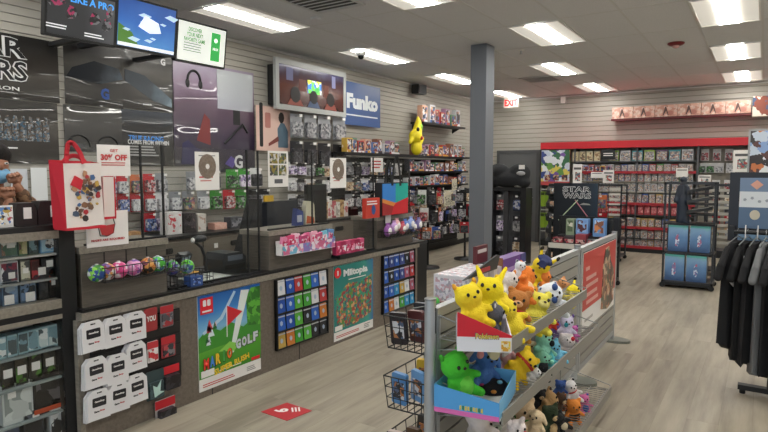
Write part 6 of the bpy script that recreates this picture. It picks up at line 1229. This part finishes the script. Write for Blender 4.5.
one(MB().box(0, .16, 0, .02, 0, .1, mat('5a1c20', .5)).box(.02, .14, -.002, 0, .06, .08, mat('c8c0bc')), 'red_box', 'dark red box with a pale line behind the angled card', 'box', (-1.34, 2.98, 1.073), R90)
soft('green_figure', 'small green rubber toy at the near end of left shelf', 'toy', (-1.3, 2.42, .945), [((0, 0, 0), (.03, .03, .035)), ((0, 0, .03), (.024, .024, .022))], mat('4ab04a', .5), vox=.006)
soft('grey_figure', 'small grey and white toy beside the green rubber toy', 'toy', (-1.22, 2.43, .945), [((0, 0, 0), (.035, .03, .035)), ((0, 0, .035), (.028, .024, .022))], mat('a8a8b0', .6), vox=.006)
for k, (z, lab) in enumerate(((.80, 'top'), (.52, 'middle'), (.24, 'lowest'))):
    wirebasket('wire_basket', '%s black wire basket on the left face of the near post' % lab, (-1.40, 2.16, z), 0, .21, .36, .15, nx=6, nz=3, flare=.015, group='wire baskets on the partition end')
    for j in range(6):
        c = [['2c2428', '5a3030', 'c8c0c0', '33343a', '7a4a44', '28282c'], ['5a90c8', '78a8d8', 'd8d8e0', 'e0b838', '4a80b8', 'b8c8d8'], ['c8b8b0', '5a4028', 'd8d0cc', '3a3430', 'b89868', '2c2c2e']][k][j]
        spawn('bpack', lambda: (lambda t: (part(MB().rbox(-.04, .04, -.01, .01, 0, .15, tint(.35), .01), 'card', t), part(MB().box(-.028, .028, -.013, -.01, .03, .11, art(['e0e0e4', '5a6a88', 'b87848', '3a3a40'], 50)), 'front_picture', t), t)[2])(thing('card_pack', '', 'packet')), (-1.36+.055*(j % 3), 2.2+.075*j, z+.012), 0, '%s card pack, %s from the front of the %s wire basket' % ({'2c2428': 'black', '5a3030': 'dark red', 'c8c0c0': 'pale grey', '33343a': 'charcoal', '7a4a44': 'brown', '28282c': 'black', '5a90c8': 'blue', '78a8d8': 'light blue', 'd8d8e0': 'white', 'e0b838': 'yellow', '4a80b8': 'mid blue', 'b8c8d8': 'pale blue', 'c8b8b0': 'beige', '5a4028': 'brown', 'd8d0cc': 'off-white', '3a3430': 'dark brown', 'b89868': 'tan', '2c2c2e': 'black'}[c], ORD[j], lab), 'card packs in the wire baskets', color=c, rot=(.1, rnd.uniform(-.15, .15), rnd.uniform(-.3, .5)))
wirebasket('wire_basket', 'black wire basket of dark keyrings further along the partition', (-1.42, 2.62, .72), 0, .23, .3, .15, nx=6, nz=3, flare=.015, group='wire baskets on the partition end')
# tall yellow inflatable figure on the long figure shelf
p = atX(417, 150, -5.25)
t = thing('yellow_figure', 'tall bright yellow toy figure standing on the long figure shelf', 'toy', (-5.25, p.y-.02, 1.886), R90); q = MB(); YM = mat('ecd81e', .5); R = .15
ell(q, (0, 0, .13), (.12, .1, .14), YM); ell(q, (-.03, 0, .33), (.16, .11, .13), YM); limb(q, [((.02, 0, .42), .09), ((.06, 0, .58), .06), ((.05, 0, .68), .02)], YM); limb(q, [((-.14, 0, .3), .05), ((-.22, 0, .22), .035)], YM); limb(q, [((.1, 0, .2), .05), ((.18, -.02, .3), .035)], YM); part(remesh(q, 'body', .012, YM), 'body', t)
q = MB(); q.ball((.0, -.1, .3), .035, mat('c84a28', .6), 10); part(q, 'red_spot', t); q = MB(); q.ball((-.1, -.09, .45), (.03, .03, .04), BLACK, 10); part(q, 'black_tip', t); q = MB(); q.ball((.06, -.05, .5), (.05, .04, .06), mat('9ad04a', .6), 10); part(q, 'green_patch', t)

# ---- beyond the counter end: tall bin and spinner racks of keyrings
t = thing('waste_bin', 'tall narrow black bin standing against the far counter end', 'bin', (-3.62, 5.78, 0)); part(MB().rbox(0, .26, 0, .26, .0, .74, BLACK, .01), 'body', t); part(MB().box(-.006, .266, -.006, .266, .74, .77, mat('2a2b2d', .4)), 'lid', t)
def spinner(label, x, y, h, seed, z0=.55):
    t = thing('spinner_rack', label, 'rack', (x, y, 0)); part(MB().lathe([(.2, 0), (.19, .03), (.03, .05)], BLACK, 16), 'base', t); part(MB().cyl((0, 0, .05), (0, 0, h), .02, BLACK), 'pole', t)
    q = MB()
    for z in (z0+.2, z0+.5, h-.02):
        for k in range(6): a = k*PI/3; q.tube([(0, 0, z), (.2*math.cos(a), .2*math.sin(a), z)], .004, BLACK, 4)
    part(q, 'arms', t); return t
r = random.Random(21)
for si, (x, y, h, nm) in enumerate(((-4.55, 7.1, 1.25, 'nearer'), (-4.6, 8.3, 1.3, 'middle'), (-4.5, 9.5, 1.3, 'farther'))):
    spinner('%s black spinner rack of keyring packs between counter and column' % nm, x, y, h, si)
    for rr in range(3):
        for k in range(8):
            a = k*PI/4+.2*rr; kd = r.choice(['mix', 'blk', 'red', 'tan', 'gry', 'blk', 'lil', 'grn']); hc = r.choice('wkkrtbko')
            spawn('pack_'+kd, variant(VP[kd]), (x+.2*math.cos(a), y+.2*math.sin(a), h-.24-rr*.28), a+R90, '%s pack on %s card, %s around tier %s of %s spinner' % (VN[kd], HC_[hc][1], ORD[k], ['one', 'two', 'three'][rr], nm), 'packs on the spinner racks', scale=(r.uniform(.8, 1.05), 1, r.uniform(.85, 1.1)), color=HC_[hc][0])
# ================================================================ camera, world, exposure
cd = bpy.data.cameras.new('camera'); co = bpy.data.objects.new('camera', cd); COL.objects.link(co); SC.camera = co
co.location = CAM; co.rotation_euler = (R90-PITCH, 0, YAW); cd.sensor_width = 36; cd.lens = F_PX/768*36; cd.clip_start = .05
w = bpy.data.worlds.new('daylight'); SC.world = w; w.use_nodes = True; w.node_tree.nodes['Background'].inputs[0].default_value = (.75, .87, 1, 1); w.node_tree.nodes['Background'].inputs[1].default_value = 1.6
SC.view_settings.view_transform = 'Standard'; SC.view_settings.look = 'None'; SC.view_settings.gamma = 1; SC.view_settings.use_curve_mapping = False
SC.view_settings.exposure = .3
